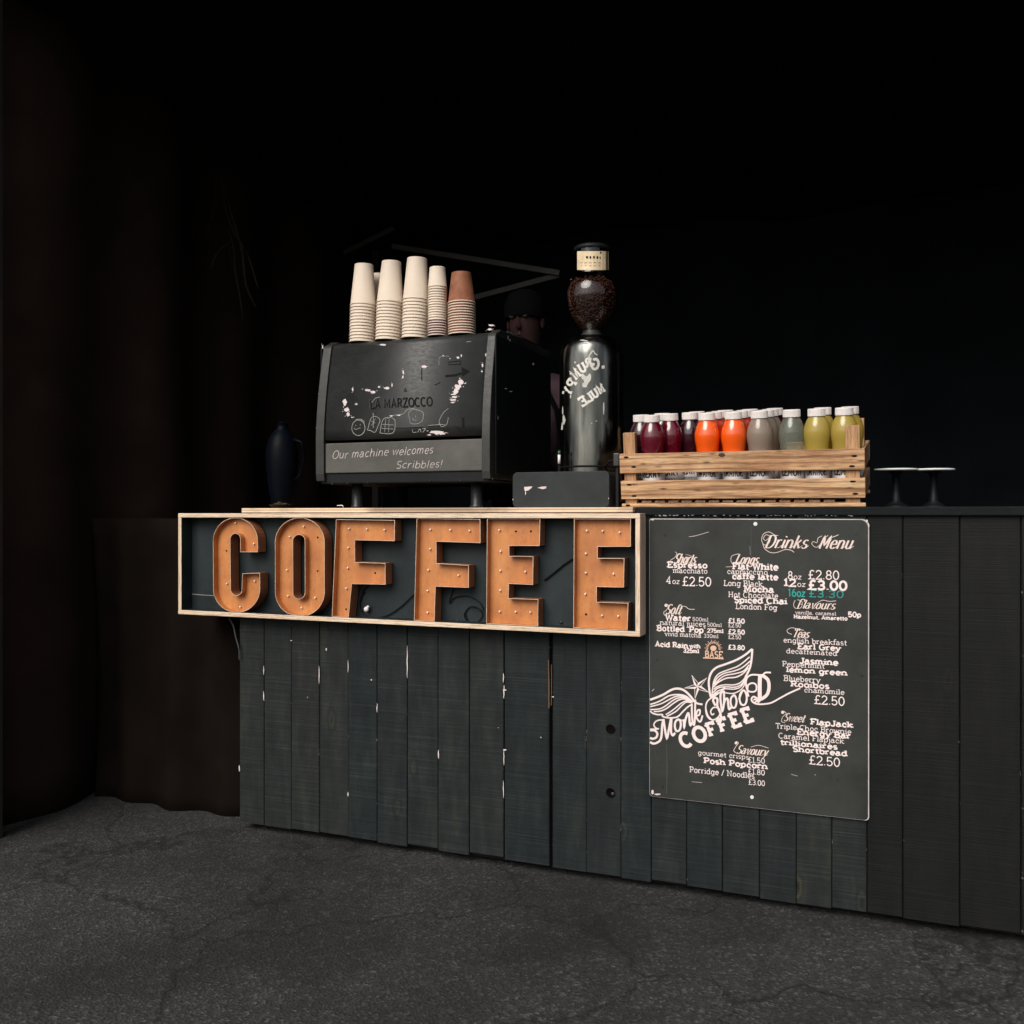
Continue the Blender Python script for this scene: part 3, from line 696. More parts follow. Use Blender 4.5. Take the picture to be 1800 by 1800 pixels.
for pts, r_ in (([(641, 1040), (634, 1052), (633, 1066), (640, 1080), (655, 1086), (680, 1082), (705, 1066), (728, 1044)], .0019),
                ([(648, 1030), (640, 1036), (636, 1046), (634, 1058)], .0016),
                ([(957, 1020), (975, 1006), (992, 992), (1007, 982)], .0026),
                ([(796, 1036), (790, 1060), (800, 1050), (822, 1048), (842, 1058), (850, 1072)], .0016),
                ([(822, 1070), (816, 1082), (824, 1094), (838, 1094), (848, 1082), (842, 1070), (828, 1066), (818, 1076), (822, 1090)], .0016),
                ([(826, 1068), (838, 1070), (852, 1076)], .0012), ([(933, 962), (938, 972), (932, 980)], .001)):
    MB().tube(cablepts(pts, -.022 if r_ > .0013 else -.028), r_, 6).build('cable', M['cable'], sign)
p = P(644, 1071, -.03); m_ = MB(); m_.ball(p, .009, n=10, sc_=(1, .8, 1)); m_.ball(p+Vector((.006, 0, .008)), .005, n=8)
m_.build('loose_bulb', M['whitewire'], sign)
for (x, y, s_) in ((343, 980, 1), (588, 926, 1.6), (804, 1091, 1.8), (986, 1094, 1.8), (362, 895+22, .8), (477, 916, .8)):
    p = P(x, y, -.02); MB().ball(p, .0024*s_, n=8, sc_=(1.2, .6, 1)).build('staple', M['foot'], sign)
sl = Print(planeproj(-.018), .0006); sl.stroke([(337, 1044), (352, 1045.5), (376, 1047)], 1.0); sl.mb.build('scratch', M['chalk2'], sign)
MB().tube(cablepts([(402, 1086), (410, 1100), (415, 1122), (420, 1140), (421, 1160)], -.012), .0028, 6).build('loose_cable', simple('grey_cable', (.04, .04, .045), .5), sign)

# ------------------------------------------------------------------ menu board
mbx0, mbx1 = P(1143, 1100, 0).x, P(1528, 1100, 0).x
mz1, mz0 = P(1143, 911.5, 0).z, P(1143, 1398, 0).z
YM = -.009
board = thing('menu_board', 'dark printed drinks menu board with white lettering screwed to the counter', 'menu board', ((mbx0+mbx1)/2, 0, mz0))
c = .004
def rrect(x0, x1, z0, z1, r, n=5, rs=None):
    rs = rs or (r, r, r, r); o = []
    for (cx, cz, a, rr) in ((x1-rs[0], z1-rs[0], 0, rs[0]), (x0+rs[1], z1-rs[1], 90, rs[1]), (x0+rs[2], z0+rs[2], 180, rs[2]), (x1-rs[3], z0+rs[3], 270, rs[3])):
        o += [(cx+rr*math.cos(R(a+90*k/n)), cz+rr*math.sin(R(a+90*k/n))) for k in range(n+1)]
    return o
m_ = MB(); m_.prismY(rrect(mbx0, mbx1, mz0, mz1, 0, rs=(.018, .006, .010, .010)), YM, -.0035); m_.build('board_core', M['board_edge'], board)
m_ = MB(); m_.prismY(rrect(mbx0+.0008, mbx1-.0028, mz0+.001, mz1-.0022, 0, rs=(.020, .006, .010, .010)), YM-.0008, YM+.0006); m_.build('printed_face', M['board'], board)
YP = YM-.0008
for (x, y, r_) in ((1328, 921, .0055), (1168, 940, .003), (1505, 937, .003), (1515, 1187, .0035), (1472, 1371, .0028), (1322, 1401, .005), (1155, 1159, .002), (1165, 1382, .0025)):
    p = P(x, y, YP); m_ = MB(); m_.tube([(p.x, YP+.0004, p.z), (p.x, YP-.0022, p.z)], r_, 12); m_.tube([(p.x, YP-.0022, p.z), (p.x, YP-.0026, p.z)], r_*.45, 8)
    m_.build('screw', M['plate'] if r_ > .004 else M['foot'], board)
bp = planeproj(YP)
def cr(name, items, mat, lift=.0005):
    for it in items:
        pr = Print(lambda a, b, h: (a, YP-h, b), lift+random.uniform(0, .0003))
        s, xl, xr, yb_, cap = it[:5]; st = it[5] if len(it) > 5 else 'reg'
        a = P(xl, yb_, YP); b = P(xr, yb_, YP)
        text(pr, s, a.x, b.x, a.z, cap*mmpx(xl, YP), st)
        o = pr.mb.build('lettering', mat, board, fix=False); o['label'] = 'printed word '+s if mat is not M['teal'] else 'teal handwriting '+s
cr('printed heading Drinks Menu', [('Drinks', 1343, 1418, 963, 22, 'script'), ('Menu', 1437, 1497, 964, 22, 'script')], M['print2'])
cr('printed short drinks list', [('Espresso', 1173, 1244, 997, 9.5, 'bold'), ('macchiato', 1183, 1244, 1006.8, 9), ('4', 1171, 1180.5, 1026, 13), ('oz', 1181.5, 1195, 1026, 9), ('£2.50', 1199, 1251, 1029, 15)], M['print'])
cr('printed long drinks list', [('Flat White', 1287.5, 1368.5, 1000.5, 11, 'bold'), ('cappuccino', 1278, 1350, 1008.5, 9), ('caffe latte', 1287, 1368.5, 1017.5, 10, 'bold'), ('Long Black', 1272, 1341, 1029.4, 9.8),
    ('Mocha', 1307, 1361, 1040, 10.5, 'bold'), ('Hot Chocolate', 1280, 1368.5, 1049.3, 9.5), ('Spiced Chai', 1290, 1384, 1058.8, 10, 'bold'), ('London Fog', 1293, 1366.5, 1070, 9.5),
    ('8', 1384.5, 1394, 1017.5, 13), ('oz', 1394.5, 1409.5, 1018, 9), ('£2.80', 1420, 1476, 1017.5, 15), ('12', 1377, 1400, 1030, 12, 'bold'), ('oz', 1401, 1416.5, 1031, 9), ('£3.00', 1420, 1490, 1035.5, 15, 'bold')], M['print'])
cr('handwritten teal price', [('16oz', 1385, 1416, 1048, 13, 'marker'), ('£3.30', 1421, 1484, 1049, 12, 'marker')], M['teal'])
cr('faint teal note', [('12', 1385, 1392, 996, 4, 'hand'), ('16', 1366, 1380, 1040, 5, 'hand')], simple('faded_teal', (.012, .09, .075), .6))
cr('printed headings in script', [('Shorts', 1184, 1222, 990, 17, 'script'), ('Longs', 1291, 1332, 991, 17, 'script'), ('Flavours', 1400, 1467, 1069, 15, 'script'), ('Soft', 1169, 1196, 1079, 17, 'script'),
    ('Teas', 1392, 1421, 1120, 15, 'script'), ('Sweet', 1377, 1413, 1267, 14, 'script'), ('Savoury', 1294, 1348, 1324, 15, 'script')], M['print2'], .0008)
cr('printed flavours list', [('vanilla, caramel', 1397.6, 1470, 1079.2, 6), ('Hazelnut, Amaretto', 1395, 1490, 1086.6, 6.3, 'bold'), ('50p', 1490.5, 1514, 1084, 8.3, 'bold')], M['print'])
cr('printed soft drinks list', [('Water', 1169, 1215, 1090, 10, 'bold'), ('500ml', 1217, 1245.5, 1091.3, 6.3), ('natural juices', 1160, 1241, 1098, 8.5), ('500ml', 1243, 1269, 1101, 6.3), ("Bottled 'Pop'", 1154.5, 1240, 1108.3, 9.3, 'bold'),
    ('275ml', 1243, 1272, 1111.4, 6.5, 'bold'), ('vivid matcha', 1168.5, 1233, 1117.6, 8), ('330ml', 1237, 1263, 1120.5, 6.3), ('£1.50', 1280, 1309.5, 1094.6, 7.5, 'bold'), ('£2.50', 1280, 1303, 1102, 7), ('£2.50', 1280, 1309.5, 1113.8, 7.5, 'bold'),
    ('£2.50', 1280, 1303, 1122.6, 7), ('Acid Rain', 1151.6, 1210, 1136, 8.5, 'bold'), ('with', 1212, 1231.5, 1138.6, 7, 'bold'), ('325ml', 1201, 1229, 1146.6, 7, 'bold'), ('£3.80', 1280, 1309.5, 1141, 7.5, 'bold')], M['print'])
cr('printed tea list', [('english breakfast', 1377, 1489, 1129, 8.8), ('Earl Grey', 1402, 1477.7, 1140.2, 9.3, 'bold'), ('decaffeinated', 1382, 1472, 1148, 8.6), ('Jasmine', 1405.5, 1474, 1165.8, 10, 'bold'), ('Peppermint', 1375, 1450, 1171, 9),
    ('lemon green', 1382, 1490, 1181, 9.2, 'bold'), ('Blueberry', 1377.5, 1442, 1196.3, 9.5), ('Rooibos', 1389.7, 1458.7, 1206.3, 9.3, 'bold'), ('chamomile', 1413.5, 1485, 1216.5, 8.7), ('£2.50', 1430.6, 1485.6, 1236.5, 14.5)], M['print'])
cr('printed sweet snacks list', [('FlapJack', 1424.5, 1499.7, 1273, 9.6, 'bold'), ('Triple Choc Brownie', 1363, 1497, 1280, 9), ('Energy Bar', 1401, 1496, 1290.6, 9.6, 'bold'), ('Caramel Flapjack', 1368, 1484, 1297.3, 9.2), ('trillionaires', 1371.5, 1473, 1308.4, 9, 'bold'),
    ('Shortbread', 1393, 1490, 1320.5, 9.2, 'bold'), ('£2.50', 1421.6, 1477.4, 1342.4, 14.5)], M['print'])
cr('printed savoury list', [('gourmet crisps', 1226.8, 1317, 1326.4, 8), ('£1.50', 1314.5, 1345, 1339.4, 9), ('Posh Popcorn', 1237, 1350, 1341, 9.3, 'bold'), ('£1.80', 1314.5, 1345, 1359.8, 9), ('Porridge / Noodles', 1212, 1327, 1357, 9.6), ('£3.00', 1315.5, 1345, 1378.6, 9)], M['print'])
# flourishes of the script words
fo = Print(bp, .0009)
for pts, w_ in (([(1352, 945), (1346, 950), (1342, 946), (1347, 940), (1354, 944), (1352, 954), (1344, 958), (1339, 950), (1342, 939), (1352, 935), (1363, 941), (1368, 941)], .9),
                ([(1341, 955), (1344, 964), (1354, 971), (1366, 971), (1380, 966), (1390, 967), (1396, 971)], 1.0),
                ([(1445, 942), (1438, 946), (1436, 954), (1430, 952), (1427, 956), (1434, 962), (1441, 958), (1448, 947), (1456, 941)], .9), ([(1460, 945), (1467, 943), (1474, 940)], 1.1),
                ([(1187, 988), (1180, 990), (1179, 985), (1186, 980), (1190, 973), (1187, 970)], .8), ([(1205, 975), (1215, 977), (1222, 985)], .5),
                ([(1294, 990), (1286, 989), (1286, 978), (1296, 974), (1300, 974)], .8), ([(1276, 996.5), (1288, 996)], .7),
                ([(1398, 1055), (1395, 1062), (1398, 1069), (1408, 1068), (1410, 1058), (1402, 1054)], .9), ([(1436, 1060), (1446, 1055), (1458, 1057), (1470, 1056)], .9),
                ([(1170, 1062), (1175, 1064), (1172, 1072), (1167, 1076), (1168, 1081)], .9), ([(1197, 1066), (1205, 1066), (1211, 1070.5), (1221, 1071)], .9),
                ([(1392, 1115), (1385, 1112), (1384, 1107), (1392, 1103.5), (1404, 1106), (1413, 1108)], .9),
                ([(1378, 1250), (1382, 1254), (1376, 1260), (1374, 1268), (1380, 1270)], .9), ([(1294, 1303), (1298, 1306), (1293, 1313), (1290, 1320), (1296, 1324)], .9), ([(1320, 1313), (1334, 1310), (1351, 1315)], .7)):
    fo.stroke(smooth(pts, 4), w_)
for (x, y, r_) in ((1171, 1064, 3.0), (1376, 1252, 3.0), (1294, 1306, 2.6)): fo.poly([(x+r_*math.cos(a*.785), y+r_*math.sin(a*.785)) for a in range(8)])
fo.mb.build('flourish', M['print2'], board, fix=False)
# BASE sun emblem
em = Print(bp, .0007)
for k in range(17):
    a = R(-8+k*196/16); r0, r1 = (9, 16) if k % 2 else (9.5, 13.5)
    em.strip(ribbon([(1254+r0*math.cos(a), 1140-r0*math.sin(a)), (1254+r1*math.cos(a), 1140-r1*math.sin(a))], lambda t, u: 1.5-1.0*u))
em.poly([(1254+5.5*math.cos(R(a)), 1139-5.5*math.sin(R(a))*(1 if a > 180 else .8)) for a in range(0, 360, 30)])
em.stroke([(1236, 1156.3), (1254, 1157), (1272, 1158)], 1.8)
em.mb.build('sun_emblem', M['peach'], board, fix=False)
cr('emblem word BASE', [('BASE', 1239, 1271, 1154.8, 11, 'sans')], M['peach'], .001)
# winged star logo and Monkshood script
Z3 = lambda l: [(1130+a/8.571, 1080+b/8.571) for a, b in l]
Z4 = lambda l: [(1130+a/12.857, 1200+b/12.857) for a, b in l]
Z5 = lambda l: [(1240+a/9.472, 1140+b/9.472) for a, b in l]
lg = Print(bp, .0008)
for l, w_ in ((Z3([(1030, 1260), (1005, 1150), (995, 1000), (1030, 880), (1110, 800), (1230, 755), (1400, 690), (1540, 610), (1650, 520)]), 3.2),
              (Z3([(1650, 520), (1640, 660), (1615, 800), (1570, 900), (1545, 950)]), 3.2),
              (Z3([(1040, 1250), (1055, 1100), (1080, 980), (1150, 890), (1300, 830), (1450, 770), (1610, 640)]), 2.0),
              (Z3([(1075, 1050), (1120, 960), (1220, 890), (1380, 850), (1500, 800), (1620, 700)]), 2.0),
              (Z3([(1080, 1060), (1140, 990), (1240, 920), (1400, 890), (1520, 850), (1600, 760)]), 2.0),
              (Z3([(1070, 1090), (1140, 1020), (1260, 960), (1400, 945), (1510, 890), (1590, 800)]), 2.2),
              (Z3([(1070, 1130), (1120, 1090), (1230, 1060), (1380, 1060), (1480, 1020), (1560, 930)]), 2.0),
              (Z3([(1060, 1180), (1130, 1110), (1250, 1090), (1390, 1095), (1490, 1050), (1540, 970)]), 2.0),
              (Z3([(1050, 1220), (1120, 1160), (1230, 1120), (1380, 1125), (1480, 1085), (1540, 990)]), 1.8),
              (Z3([(1540, 950), (1530, 1060), (1470, 1140), (1360, 1190), (1240, 1180), (1130, 1180), (1020, 1250)]), 1.8),
              (Z3([(1545, 950), (1550, 1020), (1575, 1080)]), 2.0),
              (Z4([(1170, 430), (1080, 310), (970, 200), (870, 145), (740, 135), (620, 175), (480, 260), (320, 330), (168, 385)]), 3.4),
              (Z4([(1130, 440), (1000, 320), (880, 275), (720, 270), (580, 300), (430, 390), (300, 450), (168, 490)]), 2.2),
              (Z4([(1130, 440), (1000, 340), (860, 300), (720, 320), (560, 400), (400, 480), (168, 540)]), 2.0),
              (Z4([(1120, 450), (960, 345), (820, 340), (680, 400), (520, 520), (380, 590), (168, 610)]), 2.0),
              (Z4([(1110, 440), (960, 370), (840, 380), (700, 460), (540, 580), (400, 640), (250, 650)]), 2.2),
              (Z4([(1110, 430), (980, 410), (860, 470), (740, 570), (620, 660), (520, 720)]), 2.0),
              (Z4([(1100, 450), (980, 440), (880, 520), (760, 640), (640, 710), (540, 760)]), 2.0),
              (Z4([(1090, 500), (1000, 560), (900, 660), (800, 760), (700, 790), (560, 790), (450, 760), (440, 720), (330, 720), (230, 690), (168, 640)]), 2.4),
              (Z4([(168, 1050), (350, 1045), (290, 1020), (250, 950), (290, 880), (360, 845), (440, 840)]), 2.2),
              (Z4([(168, 1075), (270, 1080), (330, 1150), (300, 1240), (210, 1265), (168, 1240)]), 3.4),
              (Z4([(470, 820), (440, 960), (425, 1180), (400, 1290), (330, 1350), (240, 1375), (168, 1340)]), 3.4),
              (Z4([(470, 820), (490, 980), (545, 1250), (590, 1050), (640, 800)]), 3.4), (Z4([(650, 800), (640, 960), (640, 1120), (680, 1190), (730, 1130)]), 3.4),
              (Z4([(800, 830), (740, 880), (725, 990), (760, 1090), (830, 1070), (860, 950), (840, 850), (800, 830), (880, 860)]), 3.2),
              (Z4([(910, 830), (930, 900), (935, 1010), (960, 850), (1020, 690), (1050, 760), (1060, 900), (1080, 960), (1110, 900)]), 3.4),
              (Z4([(1110, 470), (1110, 700), (1130, 900), (1165, 940), (1180, 700), (1185, 380)]), 3.0), (Z4([(1180, 820), (1230, 640), (1290, 620), (1280, 720), (1210, 760), (1260, 860), (1310, 870), (1350, 740)]), 2.8),
              (Z4([(1170, 420), (1240, 470), (1350, 490)]), 3.0),
              # S of Shood with curls
              (Z5([(330, 650), (200, 760), (60, 850), (10, 940), (15, 1080), (70, 1170), (160, 1180), (240, 1100), (230, 1000), (140, 980), (90, 1040), (110, 1100), (150, 1080)]), 2.2),
              (Z5([(170, 950), (130, 870), (150, 820), (200, 840), (200, 950), (250, 1080), (260, 1200), (200, 1260)]), 3.4), (Z5([(10, 1000), (40, 1110), (110, 1190)]), 2.0),
              (Z5([(310, 660), (270, 720), (250, 820), (280, 1040), (310, 900), (310, 700)]), 3.2), (Z5([(300, 950), (330, 850), (370, 840), (385, 960), (400, 1010), (440, 960)]), 3.4),
              (Z5([(470, 780), (430, 820), (420, 900), (450, 980), (500, 970), (520, 870), (490, 780), (450, 790)]), 3.0),
              (Z5([(620, 700), (580, 760), (570, 850), (600, 930), (660, 930), (690, 840), (670, 730), (620, 700), (560, 840)]), 3.0),
              # D
              (Z5([(1090, 400), (1000, 400), (940, 440), (780, 435), (700, 480), (675, 580), (700, 690), (770, 720), (840, 700), (850, 620), (800, 575), (720, 600), (700, 700), (720, 800)]), 2.6),
              (Z5([(910, 450), (905, 600), (905, 750), (900, 840), (860, 890)]), 6.2), (Z5([(950, 445), (1040, 520), (1060, 640), (1030, 760), (950, 830), (880, 850)]), 5.2),
              (Z5([(880, 840), (810, 800), (770, 830), (780, 880), (850, 920), (960, 925), (1100, 900), (1250, 820), (1400, 740), (1580, 660)]), 2.6), (Z5([(800, 860), (830, 840), (850, 870), (820, 900)]), 2.2)):
    lg.stroke(smooth(l, 4), w_*1.12)
star = []
for k in range(10):
    a = R(116+k*36); r_ = 23 if k % 2 == 0 else 6.5
    star.append((1226+r_*math.cos(a), 1206.5-r_*math.sin(a)*.95))
for k in range(0, 10, 2):
    lg.poly([(1226, 1206.5), star[k], star[(k+1) % 10]])
    lg.strip(ribbon([star[k], ((star[k-1][0]), (star[k-1][1])), (1226, 1206.5)], .9))
lg.mb.build('winged_star_logo', M['print'], board, fix=False)
cf = Print(lambda a, b, h: (a, YP-h, b), .0011)
for ch, cx, cy, s_ in (('C', 1205.5, 1300, 24), ('O', 1229.5, 1290.5, 25), ('F', 1250.5, 1282, 22), ('F', 1270.5, 1274, 22), ('E', 1291.5, 1265.5, 23), ('E', 1313, 1257, 23)):
    p = P(cx, cy, YP); h = s_*mmpx(cx, YP); w_ = h*(1.0 if ch in 'CO' else .74); rot = R(21)
    ox, oz = -w_/2*math.cos(rot)+h/2*math.sin(rot), -w_/2*math.sin(rot)-h/2*math.cos(rot)
    cf.k += 3; text(cf, ch, p.x+ox, p.x+ox+w_, p.z+oz, h, 'bold', rot)
cf.mb.build('lettering', M['print'], board, fix=False)['label'] = 'slanted printed word COFFEE'
scr = Print(bp, .0004)
for pts, w_ in (([(1211, 943.5), (1222, 942), (1236, 938), (1246, 935)], .7), ([(1216, 1374), (1234, 1375.5)], .6), ([(1146, 1215), (1150, 1211)], .9), ([(1391, 1361), (1402, 1364)], .5), ([(1318, 960), (1319, 975)], .3)): scr.stroke(pts, w_)
for (x, y, rx, ry) in ((1147, 913.5, 3.2, 1.6), (1147, 1392, 3, 4), (1156, 1396, 7, 1.6), (1524, 916, 2, 3), (1527, 924, 1.2, 4), (1433, 1362, 1.2, .6)): scr.poly(blob(x, y, rx, ry))
o = scr.mb.build('scratch', M['chalk'], board); o['kind'] = 'stuff'

sc2 = Print(bp, .0003); sc2.stroke([(1172, 1308), (1172.5, 1350), (1172, 1395)], .5); sc2.stroke([(1320, 925), (1320.5, 990)], .4); sc2.mb.build('scratch', simple('faint_crease', (.10, .10, .09), .6), board)

# ------------------------------------------------------------------ espresso machine
mx0, mx1 = P(556, 780, .20).x, P(862, 770, .20).x
mach = thing('espresso_machine', 'scuffed black espresso machine with chalk scribbles under the paper cup stacks', 'coffee machine', ((mx0+mx1)/2, .45, TOP))
ztop = 1.722
def prof_front(z):
    """front surface depth of the machine as a function of height"""
    if z < 1.352: return .205
    t = (z-1.36)/(1.70-1.36)
    if t <= 1: return .203+.050*max(0, t)**1.6
    return .253+.04*min(1, (z-1.70)/.022)**2
fp = [(prof_front(z), z) for z in (1.362, 1.40, 1.45, 1.50, 1.55, 1.60, 1.65, 1.685, 1.70, 1.708, 1.715, 1.719)]+[(.295, 1.7215)]
body = fp+[(.78, 1.7215), (.78, 1.362)]
MB().prismX(body, mx0+.034, mx1-.030, smooth=True).build('upper_panel', M['machine'], mach)
for (a, b, nm) in ((mx0, mx0+.034, 0), (mx1-.030, mx1, 1)):
    sp = [(y-.008, z) for y, z in fp[:-1]]+[(.29, 1.728), (.79, 1.728), (.79, 1.215), (.200, 1.215), (.196, 1.24), (.195, 1.35)]
    MB().prismX(sp, a, b).build('side_panel', M['trim'] if nm == 0 else M['trim'], mach, bevel=.002)
MB().prismX([(.235, 1.3515), (.235, 1.3635), (.76, 1.3635), (.76, 1.3515)], mx0+.0345, mx1-.0305).build('seam_strip', M['hole'], mach)
MB().box(mx0+.0345, mx1-.0305, .205, .74, 1.243, 1.350).build('lower_panel', M['apron'], mach, bevel=.003)
MB().box(mx0+.01, mx1-.008, .212, .76, 1.205, 1.2425).build('drip_tray', M['blackmetal'], mach, bevel=.004)
MB().box(mx1+.0005, mx1+.006, .235, .77, 1.23, 1.70).build('side_cover', M['blackmetal'], mach, bevel=.002)
MB().box(mx0-.006, mx0-.0005, .235, .77, 1.23, 1.70).build('side_cover', M['blackmetal'], mach, bevel=.002)
for (x, y) in ((P(628, 870, .27).x, .27), (P(838, 870, .27).x, .27), (mx0+.09, .68), (mx1-.09, .68)):
    m_ = MB(); m_.lathe([(.0, .0885), (.020, .0885), (.020, .012), (.0225, .010), (.0225, 0), (0, 0)], (x, y, TOP), 20); m_.build('foot', M['foot'], mach)
for (x, y) in ((584, 851), (611, 850), (646, 849), (866, 842), (810, 845), (757, 845)):
    p = P(x, y, .209); MB().ball(p, .0035, n=8).build('bolt', M['foot'], mach)
# cup rail at the back, group heads and steam wand facing the barista
zr = 1.745
MB().tube([(mx0+.03, .42, 1.728), (mx0+.03, .42, zr), (mx0+.03, .76, zr), (mx1-.03, .76, zr), (mx1-.03, .42, zr), (mx1-.03, .42, 1.728)], .004, 8).build('cup_rail', M['foot'], mach)
for gx in (-1.8, -1.5):
    m_ = MB(); m_.lathe([(0, 1.34), (.038, 1.34), (.04, 1.37), (.04, 1.41), (0, 1.42)], (gx, .82, 0), 20); m_.tube([(gx, .86, 1.35), (gx, .98, 1.34)], .012, 8); m_.build('group_head', M['foot'], mach)
MB().tube([(mx1-.05, .80, 1.45), (mx1-.04, .88, 1.40), (mx1-.05, .90, 1.25)], .005, 8).build('steam_wand', M['foot'], mach)
def machproj(a, b, h):
    Y = .21
    for _ in range(6):
        p = P(a, b, Y); Y = prof_front(p.z)
    p = P(a, b, Y-h*1.0); return (p.x, Y-h, p.z)
Zm = lambda l: [(540+a/5, 560+b/5) for a, b in l]
wm = Print(machproj, .0009)
for (x, y, rx, ry) in ((330, 735, 18, 28), (345, 800, 20, 18), (360, 840, 16, 16), (395, 868, 12, 5), (400, 620, 7, 20), (430, 752, 10, 8), (530, 630, 26, 9), (580, 648, 22, 12), (630, 600, 9, 9), (700, 612, 24, 10), (745, 585, 6, 16),
                       (845, 470, 8, 20), (842, 515, 6, 14), (1030, 422, 20, 14), (1350, 560, 26, 26), (1325, 600, 26, 26), (1305, 640, 22, 22), (1290, 665, 24, 8), (1295, 690, 28, 8), (1285, 715, 30, 9), (1280, 738, 16, 5),
                       (1140, 1000, 60, 14), (1180, 1012, 36, 8), (1075, 1022, 16, 5), (1325, 342, 12, 9), (1355, 326, 4, 12), (1195, 326, 5, 5), (1255, 352, 5, 4), (670, 230, 28, 7), (1570, 320, 6, 16), (1540, 410, 7, 16), (1535, 465, 5, 10),
                       (1590, 345, 4, 8), (740, 856, 12, 7), (805, 850, 16, 6), (125, 650, 16, 7), (1590, 1000, 14, 6), (98, 958, 14, 5), (1605, 95, 22, 9), (1615, 60, 22, 7), (135, 255, 6, 20)):
    if b_ := True: wm.poly([(540+a/5, 560+c_/5) for a, c_ in blob(x, y, rx*1.1, ry*1.1, 11)])
    for _ in range(4):
        qx, qy = x+random.uniform(-1.8, 1.8)*rx, y+random.uniform(-1.6, 1.6)*ry; wm.poly([(540+a/5, 560+c_/5) for a, c_ in blob(qx, qy, rx*.22, ry*.22, 6)])
o = wm.mb.build('white_scuff', M['chalk'], mach, fix=False); o['kind'] = 'stuff'
fm = Print(machproj, .0007)
for l, w_ in (([(450+58*math.cos(R(a)), 960+68*math.sin(R(a))) for a in range(0, 361, 24)], 1.0), ([(410, 960), (425, 975), (450, 965), (470, 960)], .9), ([(425, 935), (428, 942)], 1.2), ([(465, 930), (468, 937)], 1.2), ([(425, 890), (470, 885), (505, 910)], 1.1),
              ([(530, 980), (560, 880), (600, 860), (640, 890), (620, 950), (595, 1000), (560, 985), (530, 980)], .9), ([(580, 830), (582, 960)], .8), ([(560, 900), (600, 920)], .7), ([(600, 880), (565, 940)], .7),
              ([(640, 1005), (660, 900), (700, 870), (770, 890), (755, 1005), (640, 1005)], 1.0), ([(660, 930), (765, 935)], .8), ([(655, 965), (760, 970)], .8), ([(690, 880), (680, 1000)], .7), ([(720, 880), (715, 1000)], .7),
              ([(700, 880), (760, 850), (840, 840), (880, 800), (940, 790)], .9), ([(900, 880), (890, 830), (925, 800), (975, 805), (1020, 830), (1010, 900), (960, 925), (910, 920), (900, 880)], .8), ([(930, 870), (932, 890), (960, 895)], .9), ([(950, 850), (952, 868)], .8),
              ([(1165, 930), (1160, 900), (1195, 830), (1240, 790)], .8), ([(1240, 870), (1225, 930), (1180, 950), (1165, 920)], .8), ([(925, 975), (930, 1000), (960, 998)], 1.0), ([(970, 1000), (990, 970), (1000, 998)], 1.0), ([(1010, 970), (1040, 968), (1015, 1000)], 1.0),
              ([(560, 745), (600, 700), (640, 690)], .7), ([(1160, 410), (1165, 340), (1250, 330)], .6), ([(1400, 205), (1440, 200)], .8), ([(1060, 940), (1160, 932), (1210, 935)], .9)):
    fm.stroke(smooth(Zm(l), 3), w_)
fm.mb.build('chalk_drawing', M['chalk2'], mach, fix=False)
ik = Print(machproj, .0006)
ik.stroke(Zm([(660, 962), (850, 962), (1015, 956)]), 1.2); ik.stroke(Zm([(1060, 946), (1225, 940)]), 1.2)
ik.poly(Zm([(1355, 425), (1432, 462), (1365, 512)])); ik.stroke(Zm([(1215, 505), (1300, 498), (1360, 480)]), 4)
ik.stroke(Zm([(1370, 870), (1375, 960)]), 4); ik.stroke(Zm([(1300, 945), (1355, 1000)]), 1.0); ik.stroke(Zm([(1005, 440), (1008, 545)]), 1.6); ik.stroke(Zm([(1120, 585), (1170, 560)]), 1.5)
ik.stroke(Zm([(1235, 385), (1345, 370), (1350, 400), (1240, 405)]), 1.2); ik.stroke(Zm([(865, 615), (850, 635), (875, 640), (865, 615)]), 1)
ik.mb.build('ink_mark', M['ink'], mach, fix=False)
bd = Print(lambda a, b, h: machproj(a, 1440-b, h), .0012)      # badge runs in photo pixels, y flipped
text(bd, 'LA MARZOCCO', 650, 761, 1440-718, 15, 'sans', R(2.6))
bd.mb.build('raised_badge', M['ink'], mach, fix=False)
bd2 = Print(lambda a, b, h: machproj(a-.7, 1440-b-.7, h), .0004)
text(bd2, 'LA MARZOCCO', 650, 761, 1440-718, 15, 'sans', R(2.6))
bd2.mb.build('badge_edge', M['trim'], mach, fix=False)
def aproj(a, b, h): p = P(a, b, .205); return (p.x, .205-h, p.z)
hw = Print(lambda a, b, h: aproj(a, 1700-b, h), .0007)
text(hw, 'Our machine welcomes', 583, 762, 1700-807, 14, 'hand', R(3.4)); text(hw, 'Scribbles!', 695, 777, 1700-824, 13, 'hand', R(2.0))
o = hw.mb.build('lettering', M['chalk'], mach, fix=False); o['label'] = 'white handwriting Our machine welcomes Scribbles!'
def sproj(a, b, h):   # right flank, x constant
    u = (a-CX)/FPX; Xs = mx1+.006; 
    k = (-S_+u*C_)/(C_+u*S_); D = Xs/k; Z = D/(C_+u*S_)
    return (Xs+h, D+CAM.y, CAM.z+(CY-b)/FPX*Z)
sf = Print(sproj, .0006)
for (x, y, rx, ry) in ((893, 594, 1.5, 4), (896, 598, 1.2, 2.5), (937, 640, 2, 2.4), (889, 683, 3, 1), (898, 688, 4, .9), (875, 734, .8, 4), (912, 585, .7, 3)): sf.poly(blob(x, y, rx, ry))
o = sf.mb.build('flank_scuff', M['chalk'], mach, fix=False); o['kind'] = 'stuff'

